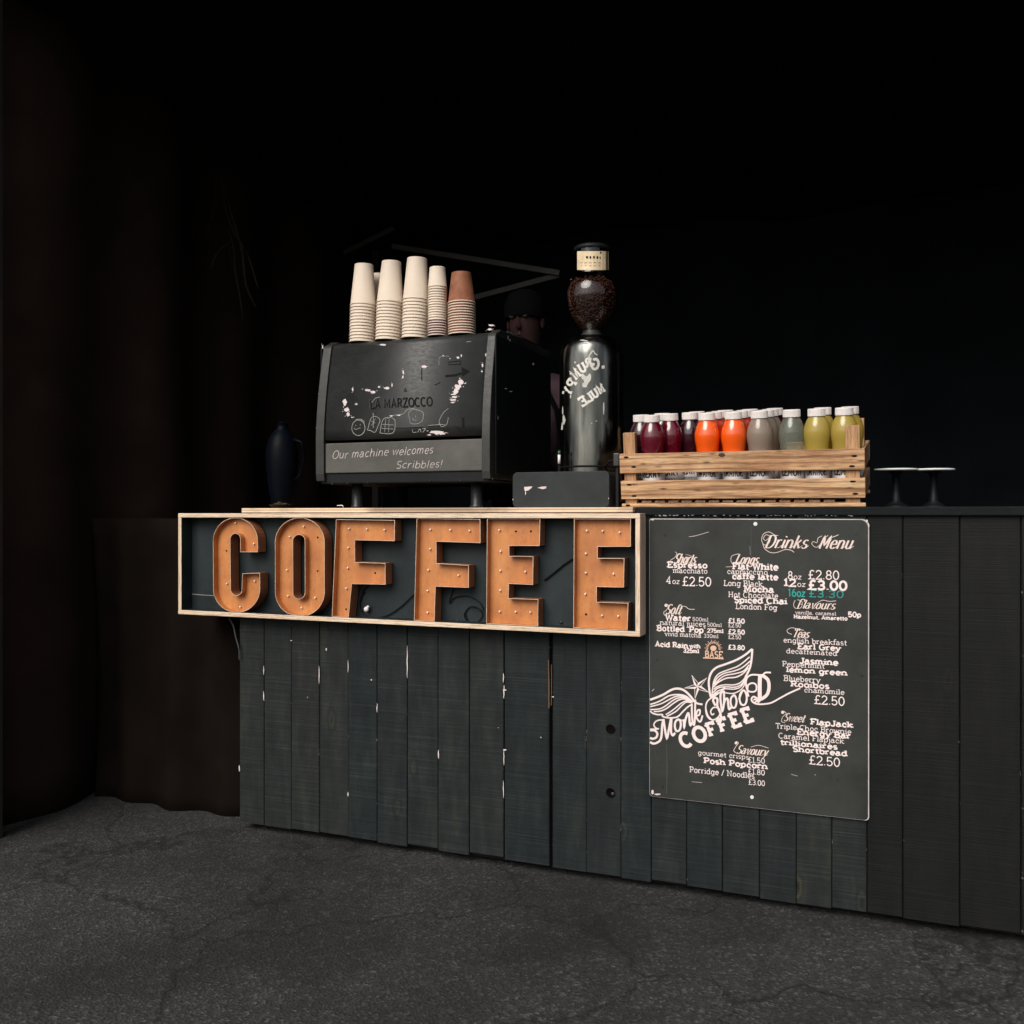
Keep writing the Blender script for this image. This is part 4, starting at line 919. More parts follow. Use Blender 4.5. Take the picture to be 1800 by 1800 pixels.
# ------------------------------------------------------------------ paper cups, upside down in stacks on the machine
def cup_mesh(name, r, rs, h, mat, rim_mat):
    mb = MB()
    rt = .0022
    prof = [(r-.003, .004), (r-.001, .001), (r+.0012, 0), (r+.0024, .0018), (r+.0012, .0040), (r-.0002, .0046)]
    mb.lathe(prof, n=36, m=1)
    mb.lathe([(r-.0002, .0046), (rs+.0005, h-.004), (rs, h-.0006), (rs-.001, h), (rs-.0022, h-.0006), (rs-.003, h-.006), (0, h-.0062)], n=36, m=0)
    mb.lathe([(r-.003, .004), (rs-.0025, h-.008), (0, h-.008)], n=36, m=0)
    me = mb.mesh(name, [mat, rim_mat]); return me
ZT = 1.7225
stacks = [  # x of base centre, top lean px, rim r, small r, height, pitch, n, base material, name, depth
 (637, 3.5, .0465, .0335, .150, .0113, 13, 'cup', 'leftmost tall cream stack', .312),
 (683, 6, .0475, .0345, .150, .0113, 13, 'cup', 'second tall cream stack from left', .312),
 (729, 5, .0465, .0350, .150, .0114, 13, 'cup', 'tallest middle cream stack', .312),
 (769, 0, .0330, .0275, .072, .0090, 20, 'cup', 'narrow small cup stack', .300),
 (812, -1, .0475, .0345, .108, .0092, 13, 'cupw', 'rightmost brown topped stack', .312)]
ORD = ['bottom', 'second', 'third', 'fourth', 'fifth', 'sixth', 'seventh', 'eighth', 'ninth', 'tenth', 'eleventh', 'twelfth', 'thirteenth', 'fourteenth', 'fifteenth', 'sixteenth', 'seventeenth', 'eighteenth', 'nineteenth', 'twentieth']
for si, (bx, lean, r, rs, h, pitch, n, mt, nm, Yc) in enumerate(stacks):
    base = P(bx, 590, Yc); ln = lean*mmpx(bx, Yc); tot = pitch*(n-1)+h; ang = math.atan2(ln, tot)
    me = cup_mesh('paper_cup', r, rs, h, M[mt], M['cup'] if mt == 'cup' else M['cupw'])
    me_k = cup_mesh('paper_cup', r, rs, h, M['kraft'], M['cup'])
    me_d = cup_mesh('paper_cup', r+.0005, rs, h, M['cupd'], M['cupw'])
    for i in range(n):
        m0 = me
        if si == 4: m0 = me_k
        if si == 3 and i < 6: m0 = me_d
        o = bpy.data.objects.new('paper_cup', m0); link(o); o.rotation_mode = 'ZYX'
        z = i*pitch*math.cos(ang); o.location = (base.x+i*pitch*math.sin(ang)+random.uniform(-.0002, .0002), Yc+random.uniform(-.0002, .0002), ZT+z+(.003 if lean else 0)*0)
        o.rotation_euler = (random.uniform(-.0012, .0012), ang+random.uniform(-.0012, .0012), random.uniform(0, 6.28))
        if i == n-1:
            lab = ['topmost cream paper cup of the leftmost stack on the machine', 'topmost cream paper cup of the second stack from the left', 'topmost cream paper cup of the tallest middle stack', 'topmost small paper cup of the narrow fourth stack', 'upside down brown kraft cup topping the rightmost stack'][si]
        elif i == 0: lab = 'bottom rim-down paper cup of the '+nm
        else: lab = ORD[i]+' cup from the bottom in the '+nm
        if si == 3 and i < 6 and i: lab = 'dark banded small cup, '+ORD[i]+' from the bottom of the narrow stack'
        tag(o, lab, 'paper cup', ('dark banded cups low in the narrow stack' if (si == 3 and 0 < i < 6) else 'cups nested in the '+nm) if 0 < i < n-1 else 'end cups of the stacks')
p = P(662, 590, .40)
for i in range(12):
    o = bpy.data.objects.new('paper_cup', cup_mesh('paper_cup', .0465, .0335, .15, M['cup'], M['cup']) if i == 0 else o.data); link(o)
    o.location = (p.x, .418, ZT+i*.0112)
    tag(o, 'top cup of the stack half hidden behind the two left stacks' if i == 11 else ORD[i]+' cup of the half hidden stack behind the left two', 'paper cup', 'cups in the rear hidden stack')

# ------------------------------------------------------------------ coffee grinder
gc = P(1040, 890, .26); gx, gy = gc.x, .26
gr = thing('coffee_grinder', 'tall black coffee grinder with glass hopper of beans and mirrored white sticker', 'coffee grinder', (gx, gy, TOP))
gp = [(0, 0), (.112, 0), (.114, .006), (.114, .030), (.106, .036), (.105, .10), (.105, .46), (.104, .49), (.101, .512), (.094, .532), (.080, .546), (.060, .555), (.040, .559), (0, .559)]
m_ = MB(); m_.lathe(gp, (gx, gy, TOP), 64); m_.build('grinder_body', M['grinder'], gr)
m_ = MB(); m_.lathe([(.1052, .128), (.1068, .129), (.1068, .1335), (.1052, .1345)], (gx, gy, TOP), 64); m_.build('body_seam', M['ink'], gr)
m_ = MB(); m_.lathe([(.03, .556), (.034, .559), (.034, .566), (.0295, .569), (.0295, .580), (.031, .582)], (gx, gy, TOP), 40); m_.build('hopper_collar', M['trim'], gr)
hp = [(.031, .576), (.040, .588), (.056, .606), (.070, .630), (.081, .660), (.086, .692), (.083, .716), (.072, .738), (.059, .753), (.0545, .765), (.0545, .838)]
m_ = MB(); m_.lathe(hp, (gx, gy, TOP), 48); m_.build('hopper', M['hopper'], gr)
m_ = MB(); m_.lathe([(0, .853), (.050, .853), (.057, .849), (.058, .844), (.058, .838), (.0545, .836)], (gx, gy, TOP), 40); m_.build('hopper_lid', M['blackmetal'], gr)
mb = MB(); fillp = [(.028, .580), (.037, .590), (.053, .608), (.067, .632), (.078, .661), (.082, .690), (.079, .714), (.068, .735)]
for k in range(2200):
    t = random.random()**.85*(len(fillp)-1.001); i = int(t); f = t-i
    r_ = (fillp[i][0]*(1-f)+fillp[i+1][0]*f)*random.uniform(.88, .945); z = fillp[i][1]*(1-f)+fillp[i+1][1]*f
    if k > 2000: r_ *= random.random(); z = .737+random.uniform(-.006, .006)+(.05-min(r_, .05))*.2
    a = random.uniform(0, 6.283); c0 = Vector((gx+r_*math.cos(a), gy+r_*math.sin(a), TOP+z))
    rot = Matrix.Rotation(random.uniform(0, 6.28), 3, 'X') @ Matrix.Rotation(random.uniform(0, 6.28), 3, 'Z')
    vs = []
    for (x, y, zz) in ((1, 0, 0), (-1, 0, 0), (0, 1, 0), (0, -1, 0), (0, 0, 1), (0, 0, -1), (.6, .6, .5), (-.6, .6, .5), (.6, -.6, .5), (-.6, -.6, .5)):
        vs.append(c0+rot @ Vector((x*.0062, y*.0042, zz*.0034)))
    mb.add(vs, [(0, 6, 4), (0, 4, 8), (1, 4, 7), (1, 9, 4), (2, 4, 6), (2, 7, 4), (3, 8, 4), (3, 4, 9), (0, 2, 6), (2, 1, 7), (1, 3, 9), (3, 0, 8), (0, 5, 2), (2, 5, 1), (1, 5, 3), (3, 5, 0)], 0, True)
o = mb.build('coffee_beans', M['bean'], gr, fix=False); o['kind'] = 'stuff'
m_ = MB(); m_.lathe([(0, .578), (.023, .580), (.031, .592), (.045, .609), (.058, .633), (.068, .661), (.072, .690), (.068, .714), (.045, .733), (0, .740)], (gx, gy, TOP), 32); m_.build('bean_fill', M['bean'], gr)
def cyl(rf):
    def f(a, b, h):
        """pixel -> point on the upright cylinder of the grinder"""
        u = (a-CX)/FPX; d = Vector((-S_+u*C_, C_+u*S_)); o_ = Vector((CAM.x-gx, CAM.y-gy)); r_ = rf+h
        A = d.dot(d); B = 2*o_.dot(d); Cc = o_.dot(o_)-r_*r_; disc = max(B*B-4*A*Cc, 0); t = (-B-math.sqrt(disc))/(2*A)
        q = o_+d*t; k = r_/max(q.length, 1e-6)
        return (gx+q.x*k, gy+q.y*k, CAM.z+(CY-b)/FPX*t)
    return f
st_ = Print(cyl(.0548), .0006)
for k in range(10): st_.poly([(1014.5+k*5.55, 441.5), (1014.5+(k+1)*5.55+.02, 441.5), (1014.5+(k+1)*5.55+.02, 474.5), (1014.5+k*5.55, 474.5)])
st_.k = 0; st_.mb.build('sticker', M['sticker'], gr, fix=False)
sm_ = Print(cyl(.0548), .0014)
for (x, y, w_) in ((1030, 450, 3.6), (1036.5, 450.5, 2.6), (1042.5, 450, 3), (1048.5, 450.5, 3.2), (1054, 451, 1.6)): sm_.poly([(x, y), (x+w_, y), (x+w_, y+4), (x, y+4)])
for k in range(5): sm_.stroke([(1019+k*8, 462), (1024+k*8, 461.5)], .6); sm_.stroke([(1020+k*8, 467), (1023+k*8, 466.5)], .5)
sm_.poly(blob(1056, 444, 2, 1.8)); sm_.mb.build('sticker_print', M['ink'], gr, fix=False)
sg = Print(lambda a, b, h: cyl(.105)(a, 1440-b, h), .0008)
for ch, x, y, s_, rt in (('G', 1046, 640, 18, -8), ('R', 1034, 638, 15, 12), ('U', 1023, 646, 16, 28), ('M', 1012, 658, 17, 42), ('P', 1005, 674, 16, 55), ('Y', 998, 688, 16, 68)):
    w_ = s_*.85; r0 = R(rt); ox, oy = -w_/2*math.cos(r0)+s_/2*math.sin(r0), -w_/2*math.sin(r0)-s_/2*math.cos(r0)
    text(sg, ch, x+ox, x+ox+w_, 1440-y+oy, s_, 'bold', r0, mirror=True)
for ch, x, y, s_, rt in (('M', 1056, 684, 15, 30), ('U', 1045, 691, 15, 32), ('L', 1035, 698, 15, 32), ('E', 1024.5, 705, 15, 34)):
    w_ = s_*.85; r0 = R(rt); ox, oy = -w_/2*math.cos(r0)+s_/2*math.sin(r0), -w_/2*math.sin(r0)-s_/2*math.cos(r0)
    text(sg, ch, x+ox, x+ox+w_, 1440-y+oy, s_, 'bold', r0, mirror=True)
o = sg.mb.build('sticker_lettering', simple('worn_white_print', (.62, .60, .55), .6), gr, fix=False); o['label'] = 'mirrored white words GRUMPY MULE'
sg2 = Print(cyl(.105), .0009)
sg2.stroke(smooth([(1034, 640), (1035, 628), (1039, 620), (1043, 616)], 4), 2.2); sg2.stroke([(1043, 616), (1046, 622), (1050, 624)], 1.6)
for (x, y, rx, ry) in ((1031, 668, 7, 9), (1025, 662, 4, 6), (1036, 662, 4, 7), (1028, 676, 5, 5), (1060, 645, 3, 4), (1011, 637, 1.8, 2), (1003, 697, 1.5, 4), (1061, 718, 1.3, 14), (989, 722, 1.5, 9), (991, 738, 3, 9), (988, 750, 1.6, 9), (1030, 599, 4, 1), (1025, 598, 5, 1), (1048, 740, 2, .7), (1040, 744, 1.5, .7)): sg2.poly(blob(x, y, rx, ry, 8))
o = sg2.mb.build('mule_print', simple('worn_white_print_b', (.50, .49, .45), .6), gr, fix=False)
m_ = MB(); m_.tube([(gx+.01, gy-.105, TOP+.075), (gx+.012, gy-.125, TOP+.078), (gx+.03, gy-.132, TOP+.082), (gx+.07, gy-.11, TOP+.07), (gx+.10, gy-.06, TOP+.05)], .005, 8)
m_.ball((gx+.01, gy-.112, TOP+.075), .013, n=12, sc_=(1, .7, 1)); m_.build('power_cable', M['cable'], gr)
# plug box left of the crate
p = P(1083, 808, .05); pb = MB(); pb.box(p.x-.010, p.x+.010, .05, .09, p.z-.020, p.z+.020)
pw = thing('plug_adaptor', 'small dark grey plug box on a bracket at the left end of the crate', 'plug', (p.x, .07, TOP))
pb.build('plug_body', M['foot'], pw, bevel=.003); MB().box(p.x-.004, p.x+.004, .06, .08, TOP, p.z-.020).build('bracket', M['blackmetal'], pw)
MB().tube([(p.x-.01, .07, p.z), (p.x-.03, .085, p.z-.002), (p.x-.05, .10, p.z-.02), (gx+.115, gy-.03, TOP+.05)], .003, 6).build('lead', M['cable'], pw)

# ------------------------------------------------------------------ rounded grey box
bx0, bx1 = P(901, 860, .03).x, P(1071, 860, .03).x; bz = P(985, 829, .03).z
kb = thing('till_box', 'low dark grey box with rounded corners and chalk dash in front of the grinder', 'box', ((bx0+bx1)/2, .06, TOP))
MB().prismY(rrect(bx0, bx1, TOP, bz, .016, 6), .03, .125).build('box_body', M['box'], kb, bevel=.0015)
kp = Print(planeproj(.03), .0006)
kp.poly([(921.5, 856), (936, 855), (934, 858), (929, 862), (924, 863), (925, 867), (923.5, 871), (923, 863), (921.8, 860)]); kp.poly([(944.5, 857.5), (952, 855.5), (960.5, 855), (960, 858.5), (954, 860), (950, 858.7)])
kp.poly(blob(901.8, 878, .8, 1.4)); kp.poly(blob(1070, 876, .8, 1.4))
kp.mb.build('chalk_mark', M['chalk'], kb, fix=False)
p = P(598, 890, -.01); hk = MB(); hk.tube([(p.x-.012, -.01, TOP+.008), (p.x+.008, -.01, TOP+.009), (p.x+.011, -.01, TOP+.006), (p.x+.011, -.01, TOP)], .0016, 6)
o = hk.build('metal_hook', M['plate']); tag(o, 'tiny bent metal hook on the plywood counter edge under the machine', 'hook')
# marker pen between machine and grinder
p = P(983, 800, .10); mp = thing('marker_pen', 'marker pen with green cap upright between machine and grinder', 'pen', (p.x, .14, TOP))
zz = [P(983, y, .14).z for y in (815, 799, 792)]; px_ = P(983, 800, .14).x
MB().tube([(px_, .14, TOP), (px_, .14, zz[0])], .0045, 10).build('pen_grip', M['cable'], mp); MB().tube([(px_, .14, zz[0]), (px_, .14, zz[1])], .0046, 10).build('pen_barrel', M['whitewire'], mp)
MB().tube([(px_, .14, zz[1]), (px_, .14, zz[2])], [.0052, .0042], 10).build('pen_cap', M['green'], mp)

# ------------------------------------------------------------------ crate of juice bottles, propped up at the back
TILT = R(8.0)
YC = .055
cx0, cx1 = P(1091, 890, YC-.01).x, P(1521, 890, YC-.01).x; CW = cx1-cx0; CDp = .315
crate = thing('wooden_crate', 'weathered slatted wooden crate full of juice bottles tipped toward the customer', 'crate', (cx0, YC, TOP+.0005), None, (TILT, 0, 0))
def cb(name, x0, x1, y0, y1, z0, z1, mat, bev=.0015): return MB().box(x0, x1, y0, y1, z0, z1).build(name, mat, crate, local=True, bevel=bev)
for (z0, z1, dx) in ((0, .0105, .001), (.0245, .0790, 0), (.1020, .1600, -.001)):
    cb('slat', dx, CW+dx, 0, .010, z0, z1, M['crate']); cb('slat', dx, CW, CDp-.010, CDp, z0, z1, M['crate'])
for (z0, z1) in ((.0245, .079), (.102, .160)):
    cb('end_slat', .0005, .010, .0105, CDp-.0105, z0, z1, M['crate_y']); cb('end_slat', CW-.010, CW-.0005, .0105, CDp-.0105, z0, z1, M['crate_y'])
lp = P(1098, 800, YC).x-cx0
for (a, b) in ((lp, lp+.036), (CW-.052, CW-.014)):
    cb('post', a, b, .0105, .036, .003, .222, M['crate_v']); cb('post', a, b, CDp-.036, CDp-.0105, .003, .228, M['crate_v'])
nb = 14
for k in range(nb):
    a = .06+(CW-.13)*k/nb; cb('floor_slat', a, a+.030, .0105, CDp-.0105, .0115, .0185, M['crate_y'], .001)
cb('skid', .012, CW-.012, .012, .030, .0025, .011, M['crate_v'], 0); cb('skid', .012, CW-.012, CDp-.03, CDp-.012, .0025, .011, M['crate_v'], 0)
for (x, z) in ((.020, .150), (.042, .121), (.026, .068), (.040, .034), (CW-.028, .140), (CW-.034, .112), (CW-.032, .070), (CW-.026, .036), (.02, .006)):
    m_ = MB(); m_.ball((x, -.0003, z), .0042, n=10, sc_=(1.9, .12, .75)); m_.build('nail', M['gap'], crate, local=True)
m_ = MB(); m_.ball((P(1271, 797, YC).x-cx0, -.0002, .151), .0075, n=16, sc_=(1.3, .05, .8)); m_.build('knot', simple('dark_knot', (.05, .022, .012), .6), crate, local=True)
wdg = MB(); zc = CDp*math.sin(TILT); yc = YC+CDp*math.cos(TILT)
wdg.box(cx0+.03, cx0+CW-.03, yc-.05, yc-.012, TOP, TOP+zc-.0095); o = wdg.build('prop_block', M['gap']); tag(o, 'dark timber block propping up the back edge of the wooden crate', 'block')

HB = .250
bprof = [(0, .001), (.028, 0), (.0325, .004), (.0338, .02), (.0338, .112), (.0335, .125), (.0335, .142), (.0348, .156), (.0372, .168), (.0381, .180), (.0375, .190), (.0355, .201), (.0322, .211), (.0282, .220), (.0240, .2275), (.0212, .2325), (.0205, .238)]
liq = [(0, .003), (.027, .002), (.0312, .006), (.0326, .02), (.0326, .112), (.0323, .125), (.0323, .142), (.0336, .156), (.0360, .168), (.0369, .180), (.0363, .190), (.0343, .201), (.0310, .211), (.0270, .220), (.0228, .2272), (.0208, .2305), (0, .2305)]
gm_ = MB().lathe(bprof, n=36).mesh('bottle_shell', M['glass'])
capm = MB(); capm.lathe([(.0192, .231), (.0240, .231), (.0243, .232)], n=48)
cpv = []
for (r0, z0) in ((.0243, .232), (.0241, .2495), (.0232, .2518), (0, .2520)): cpv.append((r0, z0))
capm.lathe(cpv[1:], n=48); 
cv = []
for (r0, z0) in cpv[:2]:
    for k in range(72): a = 2*math.pi*k/72; rr = r0-(.0007 if k % 2 else 0); cv.append((rr*math.cos(a), rr*math.sin(a), z0))
capm.add(cv, [(k, (k+1) % 72, 72+(k+1) % 72, 72+k) for k in range(72)])
cap_me = capm.mesh('cap', M['cap'])
lab_me = MB().lathe([(.0337, .028), (.0339, .028), (.0339, .104), (.0337, .104)], n=36).mesh('label', M['label'])
def lab_text(words):
    pr = Print(lambda a, b, h: ((.0341+h)*math.sin(a/.034), -(.0341+h)*math.cos(a/.034), b), .0002)
    text(pr, words, -.030, .030, .068, .020, 'sans'); 
    for k in range(3): text(pr, 'ORAL'*0+'COLD' if k == 9 else words, -.018, .018, .054-k*.009, .005, 'sans')
    return pr.mb.mesh('label_print', M['ink'], fix=False)
lt = {k: lab_text(k) for k in ('ORANGE', 'LEMON', 'BERRY')}
liq_me = {k: MB().lathe(liq, n=36).mesh('juice', M[k]) for k in ('j_red', 'j_plum', 'j_orange', 'j_amber', 'j_pink', 'j_clear', 'j_yellow')}
ct, stt = math.cos(TILT), math.sin(TILT)
def bottle(px, row, kind, word, label, dz=0):
    """px = where its cap centre sits across the photo; row = rows back from the front slat"""
    ly = .0475+row*.0565                       # along the crate floor
    capY = YC+ly*ct-HB*stt
    X = P(px, 740, capY).x
    o = thing('juice_bottle', label, 'bottle', (X, YC+ly*ct-.0190*stt, TOP+.0005+ly*stt+.0190*ct+dz), 'juice bottles in the wooden crate', (TILT, 0, random.uniform(-.25, .25)*0))
    for nm, me in (('bottle_shell', gm_), ('juice', liq_me[kind]), ('cap', cap_me), ('label', lab_me), ('label_print', lt[word])):
        c = bpy.data.objects.new(nm, me); link(c, o)
        if nm == 'cap': c.rotation_euler.z = random.uniform(0, 6)
    return o
B = [(1146, 0, 'j_red', 'BERRY', 'crimson juice bottle at the front left corner of the crate'),
     (1178, 1, 'j_red', 'BERRY', 'crimson juice bottle behind and right of the front left one'),
     (1127, 1, 'j_plum', 'BERRY', 'dark plum bottle peeping out behind the left crate post'),
     (1164, 2, 'j_plum', 'BERRY', 'plum bottle in the third row whose cap shows behind two crimson bottles'),
     (1213, 1.6, 'j_plum', 'BERRY', 'dark plum bottle just left of the orange ones'),
     (1225, 2.6, 'j_plum', 'BERRY', 'rear plum bottle behind the dark one left of the orange pair'),
     (1242.5, 0, 'j_orange', 'ORANGE', 'bright orange juice bottle in front, left of the orange pair'),
     (1255, 1, 'j_amber', 'ORANGE', 'red amber bottle directly behind the left orange bottle'),
     (1265, 2, 'j_amber', 'ORANGE', 'amber bottle third back in the left orange column'),
     (1275, 3, 'j_amber', 'ORANGE', 'amber bottle fourth back in the left orange column'),
     (1289, 0, 'j_orange', 'ORANGE', 'bright orange juice bottle in front, right of the orange pair'),
     (1300, 1, 'j_amber', 'ORANGE', 'red amber bottle directly behind the right orange bottle'),
     (1309, 2, 'j_amber', 'ORANGE', 'amber bottle third back in the right orange column'),
     (1318, 3, 'j_amber', 'ORANGE', 'amber bottle fourth back in the right orange column'),
     (1335, 0, 'j_pink', 'LEMON', 'pale pinkish grey juice bottle in the front row'),
     (1346, 1, 'j_pink', 'LEMON', 'pale bottle directly behind the front pinkish grey bottle'),
     (1354, 2, 'j_pink', 'LEMON', 'third pale bottle back in the pinkish grey column'),
     (1362, 3, 'j_plum', 'LEMON', 'rearmost dark bottle of the pale column'),
     (1391.5, 0, 'j_clear', 'LEMON', 'clear grey bottle standing alone left of the yellow bottles'),
     (1435.5, 0, 'j_yellow', 'ORANGE', 'yellow juice bottle in front, left of the yellow pair'),
     (1446, 1.2, 'j_yellow', 'LEMON', 'yellow bottle directly behind the left yellow bottle'),
     (1484, 0, 'j_yellow', 'LEMON', 'yellow juice bottle partly hidden by the right crate post'),
     (1494, 1.0, 'j_yellow', 'LEMON', 'rear yellow bottle near the back right crate post')]
for b in B: bottle(*b)

# ------------------------------------------------------------------ other things on the counter
# white plates on dark pedestals at the far right
for (px, Y, r_, lab) in ((1575, .42, .064, 'white round plate on a dark pedestal just right of the crate'), (1641, .50, .062, 'second white pedestal plate at the far right')):
    c0 = P(px, 827, Y); t_ = thing('pedestal_plate', lab, 'plate', (c0.x, Y, TOP), 'white pedestal plates right of the crate')
    z = c0.z-TOP
    MB().lathe([(0, 0), (.040, 0), (.042, .003), (.030, .008), (.014, .02), (.010, z*.5), (.012, z-.012), (.022, z-.004), (0, z-.004)], (c0.x, Y, TOP), 36).build('pedestal', M['blackmetal'], t_)
    MB().lathe([(0, z-.0035), (r_-.012, z-.003), (r_-.002, z-.001), (r_, z+.002), (r_-.002, z+.005), (r_-.012, z+.002), (0, z+.001)], (c0.x, Y, TOP), 48).build('plate', M['plate'], t_)
# dark glazed jug at the left end
jc = P(496, 880, .18); jg = thing('glazed_jug', 'dark blue glazed round jug at the left end of the counter', 'jug', (jc.x, .18, TOP))
s = mmpx(496, .18)
jp = [(0, 0), (.030, 0), (.034, .006), (.040, .02), (.052, .10), (.0585, .17), (.057, .215), (.047, .255), (.030, .280), (.019, .290), (.019, .305), (.022, .308)]
MB().lathe(jp, (jc.x, .18, TOP), 48).build('jug_body', M['darkglass'], jg)
MB().tube([(jc.x+.045, .18, TOP+.25), (jc.x+.085, .18, TOP+.24), (jc.x+.095, .18, TOP+.18), (jc.x+.075, .18, TOP+.12), (jc.x+.052, .18, TOP+.10)], .006, 8).build('jug_handle', M['darkglass'], jg)
MB().lathe([(0, .318), (.010, .316), (.016, .309), (.018, .307)], (jc.x, .18, TOP), 24).build('stopper', M['darkglass'], jg)
# little dish of dried herbs in front of it
dc = P(490, 890, .03); dh = thing('herb_dish', 'small dish of dry greenish herbs at the foot of the jug', 'dish', (dc.x, .04, TOP))
MB().lathe([(0, 0), (.022, 0), (.040, .012), (.041, .013), (.038, .012), (.02, .003), (0, .003)], (dc.x, .04, TOP), 28).build('dish', M['blackmetal'], dh)
mb = MB()
for k in range(160):
    a = random.uniform(0, 6.28); r_ = .033*math.sqrt(random.random()); z = TOP+.008+random.uniform(0, .014)*(1-r_/.05)
    c0 = Vector((dc.x+r_*math.cos(a), .04+r_*math.sin(a), z)); d = Vector((random.uniform(-1, 1), random.uniform(-1, 1), random.uniform(-.2, .6))).normalized()*.006; e = d.cross(Vector((0, 0, 1))).normalized()*.002
    mb.add([c0-d, c0+e, c0+d, c0-e, c0+Vector((0, 0, .001))], [(0, 1, 4), (1, 2, 4), (2, 3, 4), (3, 0, 4)])
o = mb.build('dried_herbs', M['bag'], dh, fix=False); o['kind'] = 'stuff'
# dry strands hanging from the canopy, top left
hp_ = thing('hanging_plant', 'dark drooping dry strands hanging from the tent roof at upper left', 'plant', tuple(P(380, 330, .75)))
def strand(pts, w0):
    mb = MB(); dy_ = random.uniform(-.05, .05); pts = [Vector(P(x, y, .75))+Vector((0, dy_*min(1, i/8), 0)) for i, (x, y) in enumerate(smooth(pts, 5))]; n = len(pts)
    vs = []
    for i, p_ in enumerate(pts):
        w_ = w0*(.35+math.sin(math.pi*min(1, (i+.5)/n))*.9); vs += [p_+Vector((-w_, 0, 0)), p_+Vector((0, -w_*.3, 0)), p_+Vector((w_, 0, 0))]
    fs = [(3*i+j, 3*i+j+1, 3*i+j+4, 3*i+j+3) for i in range(n-1) for j in (0, 1)]
    mb.add(vs, fs, 0, True); return mb.build('strand', M['plant'], hp_, fix=False)
for pts, w_ in (([(385, 300), (392, 370), (402, 405), (415, 425), (430, 455), (445, 505)], .006), ([(400, 400), (406, 430), (407, 470), (416, 520), (421, 560)], .004), ([(405, 420), (396, 438), (396, 465)], .004), ([(406, 424), (388, 445), (380, 478)], .005),
                ([(370, 300), (330, 380), (333, 410), (345, 432), (355, 450)], .003), ([(372, 300), (338, 390), (345, 415), (358, 420), (366, 440)], .003), ([(330, 428), (340, 440), (352, 455), (370, 475)], .005), ([(374, 300), (351, 380), (350, 420), (346, 425)], .003),
                ([(384, 300), (408, 380), (425, 440), (432, 500), (450, 540)], .005), ([(380, 300), (370, 350), (355, 400), (340, 470), (338, 520)], .004)):
    strand(pts, w_)
MB().tube([tuple(P(380, 300, .75)), (P(380, 300, .75).x, .75, 2.80)], .003, 6).build('hanging_cord', M['cable'], hp_)

# ------------------------------------------------------------------ barista behind the machine
fl = MB(); fl.box(TX0+.3, TX1-.3, .80, 2.1, 0.0, .12); o = fl.build('floor_deck', M['slab']); tag(o, 'low dark wooden deck behind the counter under the barista', 'deck')
hc = P(922, 566, 1.12)
FL = .12
man = thing('person', 'person in dark cap and mauve shirt bending behind the coffee machine', 'person', (hc.x, 1.22, FL))
def skin(name, vs, es, rs, mat, root=0, sub=2):
    me = bpy.data.meshes.new(name); off = root_loc(man)
    me.from_pydata([Vector(v)-off for v in vs], es, []); me.update(); me.materials.append(mat)
    o = bpy.data.objects.new(name, me); link(o, man)
    sk = o.modifiers.new('skin', 'SKIN'); sk.use_smooth_shade = True
    lay = me.skin_vertices[0] if me.skin_vertices else None
    if lay is None:
        bpy.context.view_layer.update()
        bm = bmesh.new(); bm.from_mesh(me); bm.verts.layers.skin.verify(); bm.to_mesh(me); bm.free(); lay = me.skin_vertices[0]
    for d, r_ in zip(lay.data, rs): d.radius = r_ if isinstance(r_, tuple) else (r_, r_)
    for i, d in enumerate(lay.data): d.use_root = (i == root)
    sm = o.modifiers.new('smooth', 'SUBSURF'); sm.levels = sub; sm.render_levels = sub
    return o
hx, hz = hc.x, hc.z; Yp = 1.22
sh = hz-.27
# shirt torso with sleeves
vs = [(hx, Yp, FL+.98), (hx, Yp+.0, FL+1.15), (hx, Yp, FL+1.32), (hx, Yp-.01, sh), (hx, Yp-.03, sh+.07),
      (hx-.19, Yp, sh-.02), (hx-.25, Yp-.02, sh-.28), (hx-.17, Yp-.16, sh-.36), (hx+.17, Yp, sh-.02), (hx+.215, Yp-.02, sh-.28), (hx+.14, Yp-.16, sh-.36)]
es = [(0, 1), (1, 2), (2, 3), (3, 4), (3, 5), (5, 6), (6, 7), (3, 8), (8, 9), (9, 10)]
skin('shirt', vs, es, [(.17, .12), (.16, .115), (.175, .12), (.15, .10), (.065, .065), .075, .055, .048, .075, .055, .048], M['shirt'])
skin('trousers', [(hx, Yp, FL+.96), (hx-.10, Yp, FL+.86), (hx-.11, Yp-.02, FL+.48), (hx-.11, Yp+.02, FL+.09), (hx+.10, Yp, FL+.86), (hx+.11, Yp-.02, FL+.48), (hx+.11, Yp+.02, FL+.09)],
     [(0, 1), (1, 2), (2, 3), (0, 4), (4, 5), (5, 6)], [(.165, .12), .095, .07, .055, .095, .07, .055], M['denim'])
# head, neck, forearms and hands are one skin
hv = [(hx, Yp-.03, sh+.04), (hx, Yp-.06, sh+.12), (hx, Yp-.095, hz-.02), (hx, Yp-.09, hz+.06)]
he = [(0, 1), (1, 2), (2, 3)]
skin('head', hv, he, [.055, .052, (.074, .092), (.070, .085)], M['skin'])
fy = Yp-.185
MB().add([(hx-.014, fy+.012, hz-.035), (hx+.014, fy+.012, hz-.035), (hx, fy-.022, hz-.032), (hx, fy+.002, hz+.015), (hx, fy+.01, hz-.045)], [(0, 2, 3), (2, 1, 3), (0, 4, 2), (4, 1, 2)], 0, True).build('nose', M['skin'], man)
for s_ in (-1, 1):
    MB().ball((hx+s_*.030, fy+.012, hz+.012), .0115, n=10, sc_=(1.1, .6, .7)).build('eye', simple('shaded_eye_white', (.022, .02, .018), .8), man)  # whites painted nearly as dark as the skin, as if in shade
    MB().ball((hx+s_*.078, Yp-.085, hz-.005), .03, n=10, sc_=(.3, .6, 1)).build('ear', M['skin'], man)
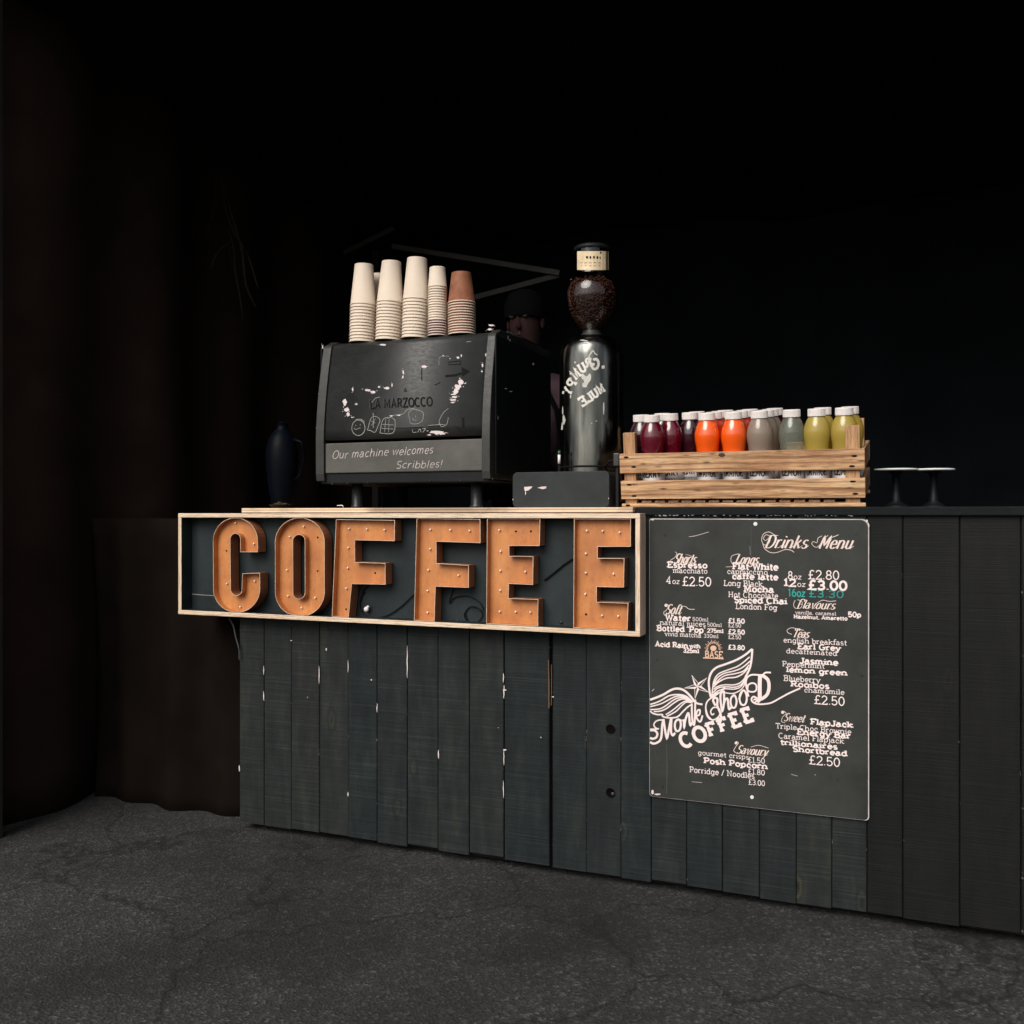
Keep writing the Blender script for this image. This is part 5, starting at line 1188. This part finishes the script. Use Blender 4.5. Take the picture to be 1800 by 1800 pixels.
MB().ball((hx, fy+.010, hz-.066), .022, n=10, sc_=(1, .3, .22)).build('mouth', simple('lips', (.045, .012, .01), .8), man)
for s_, el in ((-1, (hx-.17, Yp-.16, sh-.36)), (1, (hx+.14, Yp-.16, sh-.36))):
    wr = (hx+s_*.10, Yp-.20-.02, sh-.47); pv = [el, wr, (wr[0]-s_*.005, wr[1]-.05, wr[2]-.01)]; pe = [(0, 1), (1, 2)]; rs_ = [.042, .028, (.038, .016)]
    for k in range(4):
        fx = wr[0]-.027+k*.018; ln = (.032, .038, .036, .028)[k]; b0 = len(pv)
        pv += [(fx, wr[1]-.09, wr[2]-.012), (fx, wr[1]-.09-ln, wr[2]-.02), (fx, wr[1]-.09-ln*1.5, wr[2]-.04)]; pe += [(2, b0), (b0, b0+1), (b0+1, b0+2)]; rs_ += [.009, .0085, .0075]
    b0 = len(pv); pv += [(wr[0]-s_*.045, wr[1]-.05, wr[2]-.018), (wr[0]-s_*.055, wr[1]-.08, wr[2]-.022)]; pe += [(2, b0), (b0, b0+1)]; rs_ += [.011, .009]
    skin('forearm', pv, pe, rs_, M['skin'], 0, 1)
m_ = MB(); vs = []
m_.lathe([(.088, .0), (.094, .02), (.092, .055), (.075, .09), (.045, .108), (0, .113)], (0, 0, 0), 28)
m_.v = [(hx+x*.97, Yp-.088+y*1.12, hz+.012+z*1.12+(-y)*.02) for x, y, z in m_.v]
m_.build('knitted_cap', M['cloth'], man)
skin('apron', [(hx, Yp-.105, FL+.62), (hx, Yp-.12, FL+.95), (hx, Yp-.13, FL+1.2), (hx, Yp-.12, FL+1.38)], [(0, 1), (1, 2), (2, 3)], [(.17, .03), (.165, .03), (.14, .028), (.10, .025)], M['cloth'])
MB().tube([(hx+.12, Yp-.05, FL+.98), (hx+.165, Yp-.075, sh-.28), (hx+.15, Yp-.105, sh-.12), (hx+.07, Yp-.10, sh+.04)], .011, 8).build('apron_strap', M['cloth'], man)
for s_ in (-1, 1):
    m_ = MB(); m_.ball((hx+s_*.11, Yp-.03, FL+.045), .13, n=14, sc_=(.38, 1, .36)); m_.v = [(x, y, max(z, FL+.001)) for x, y, z in m_.v]; m_.build('shoe', M['cloth'], man)
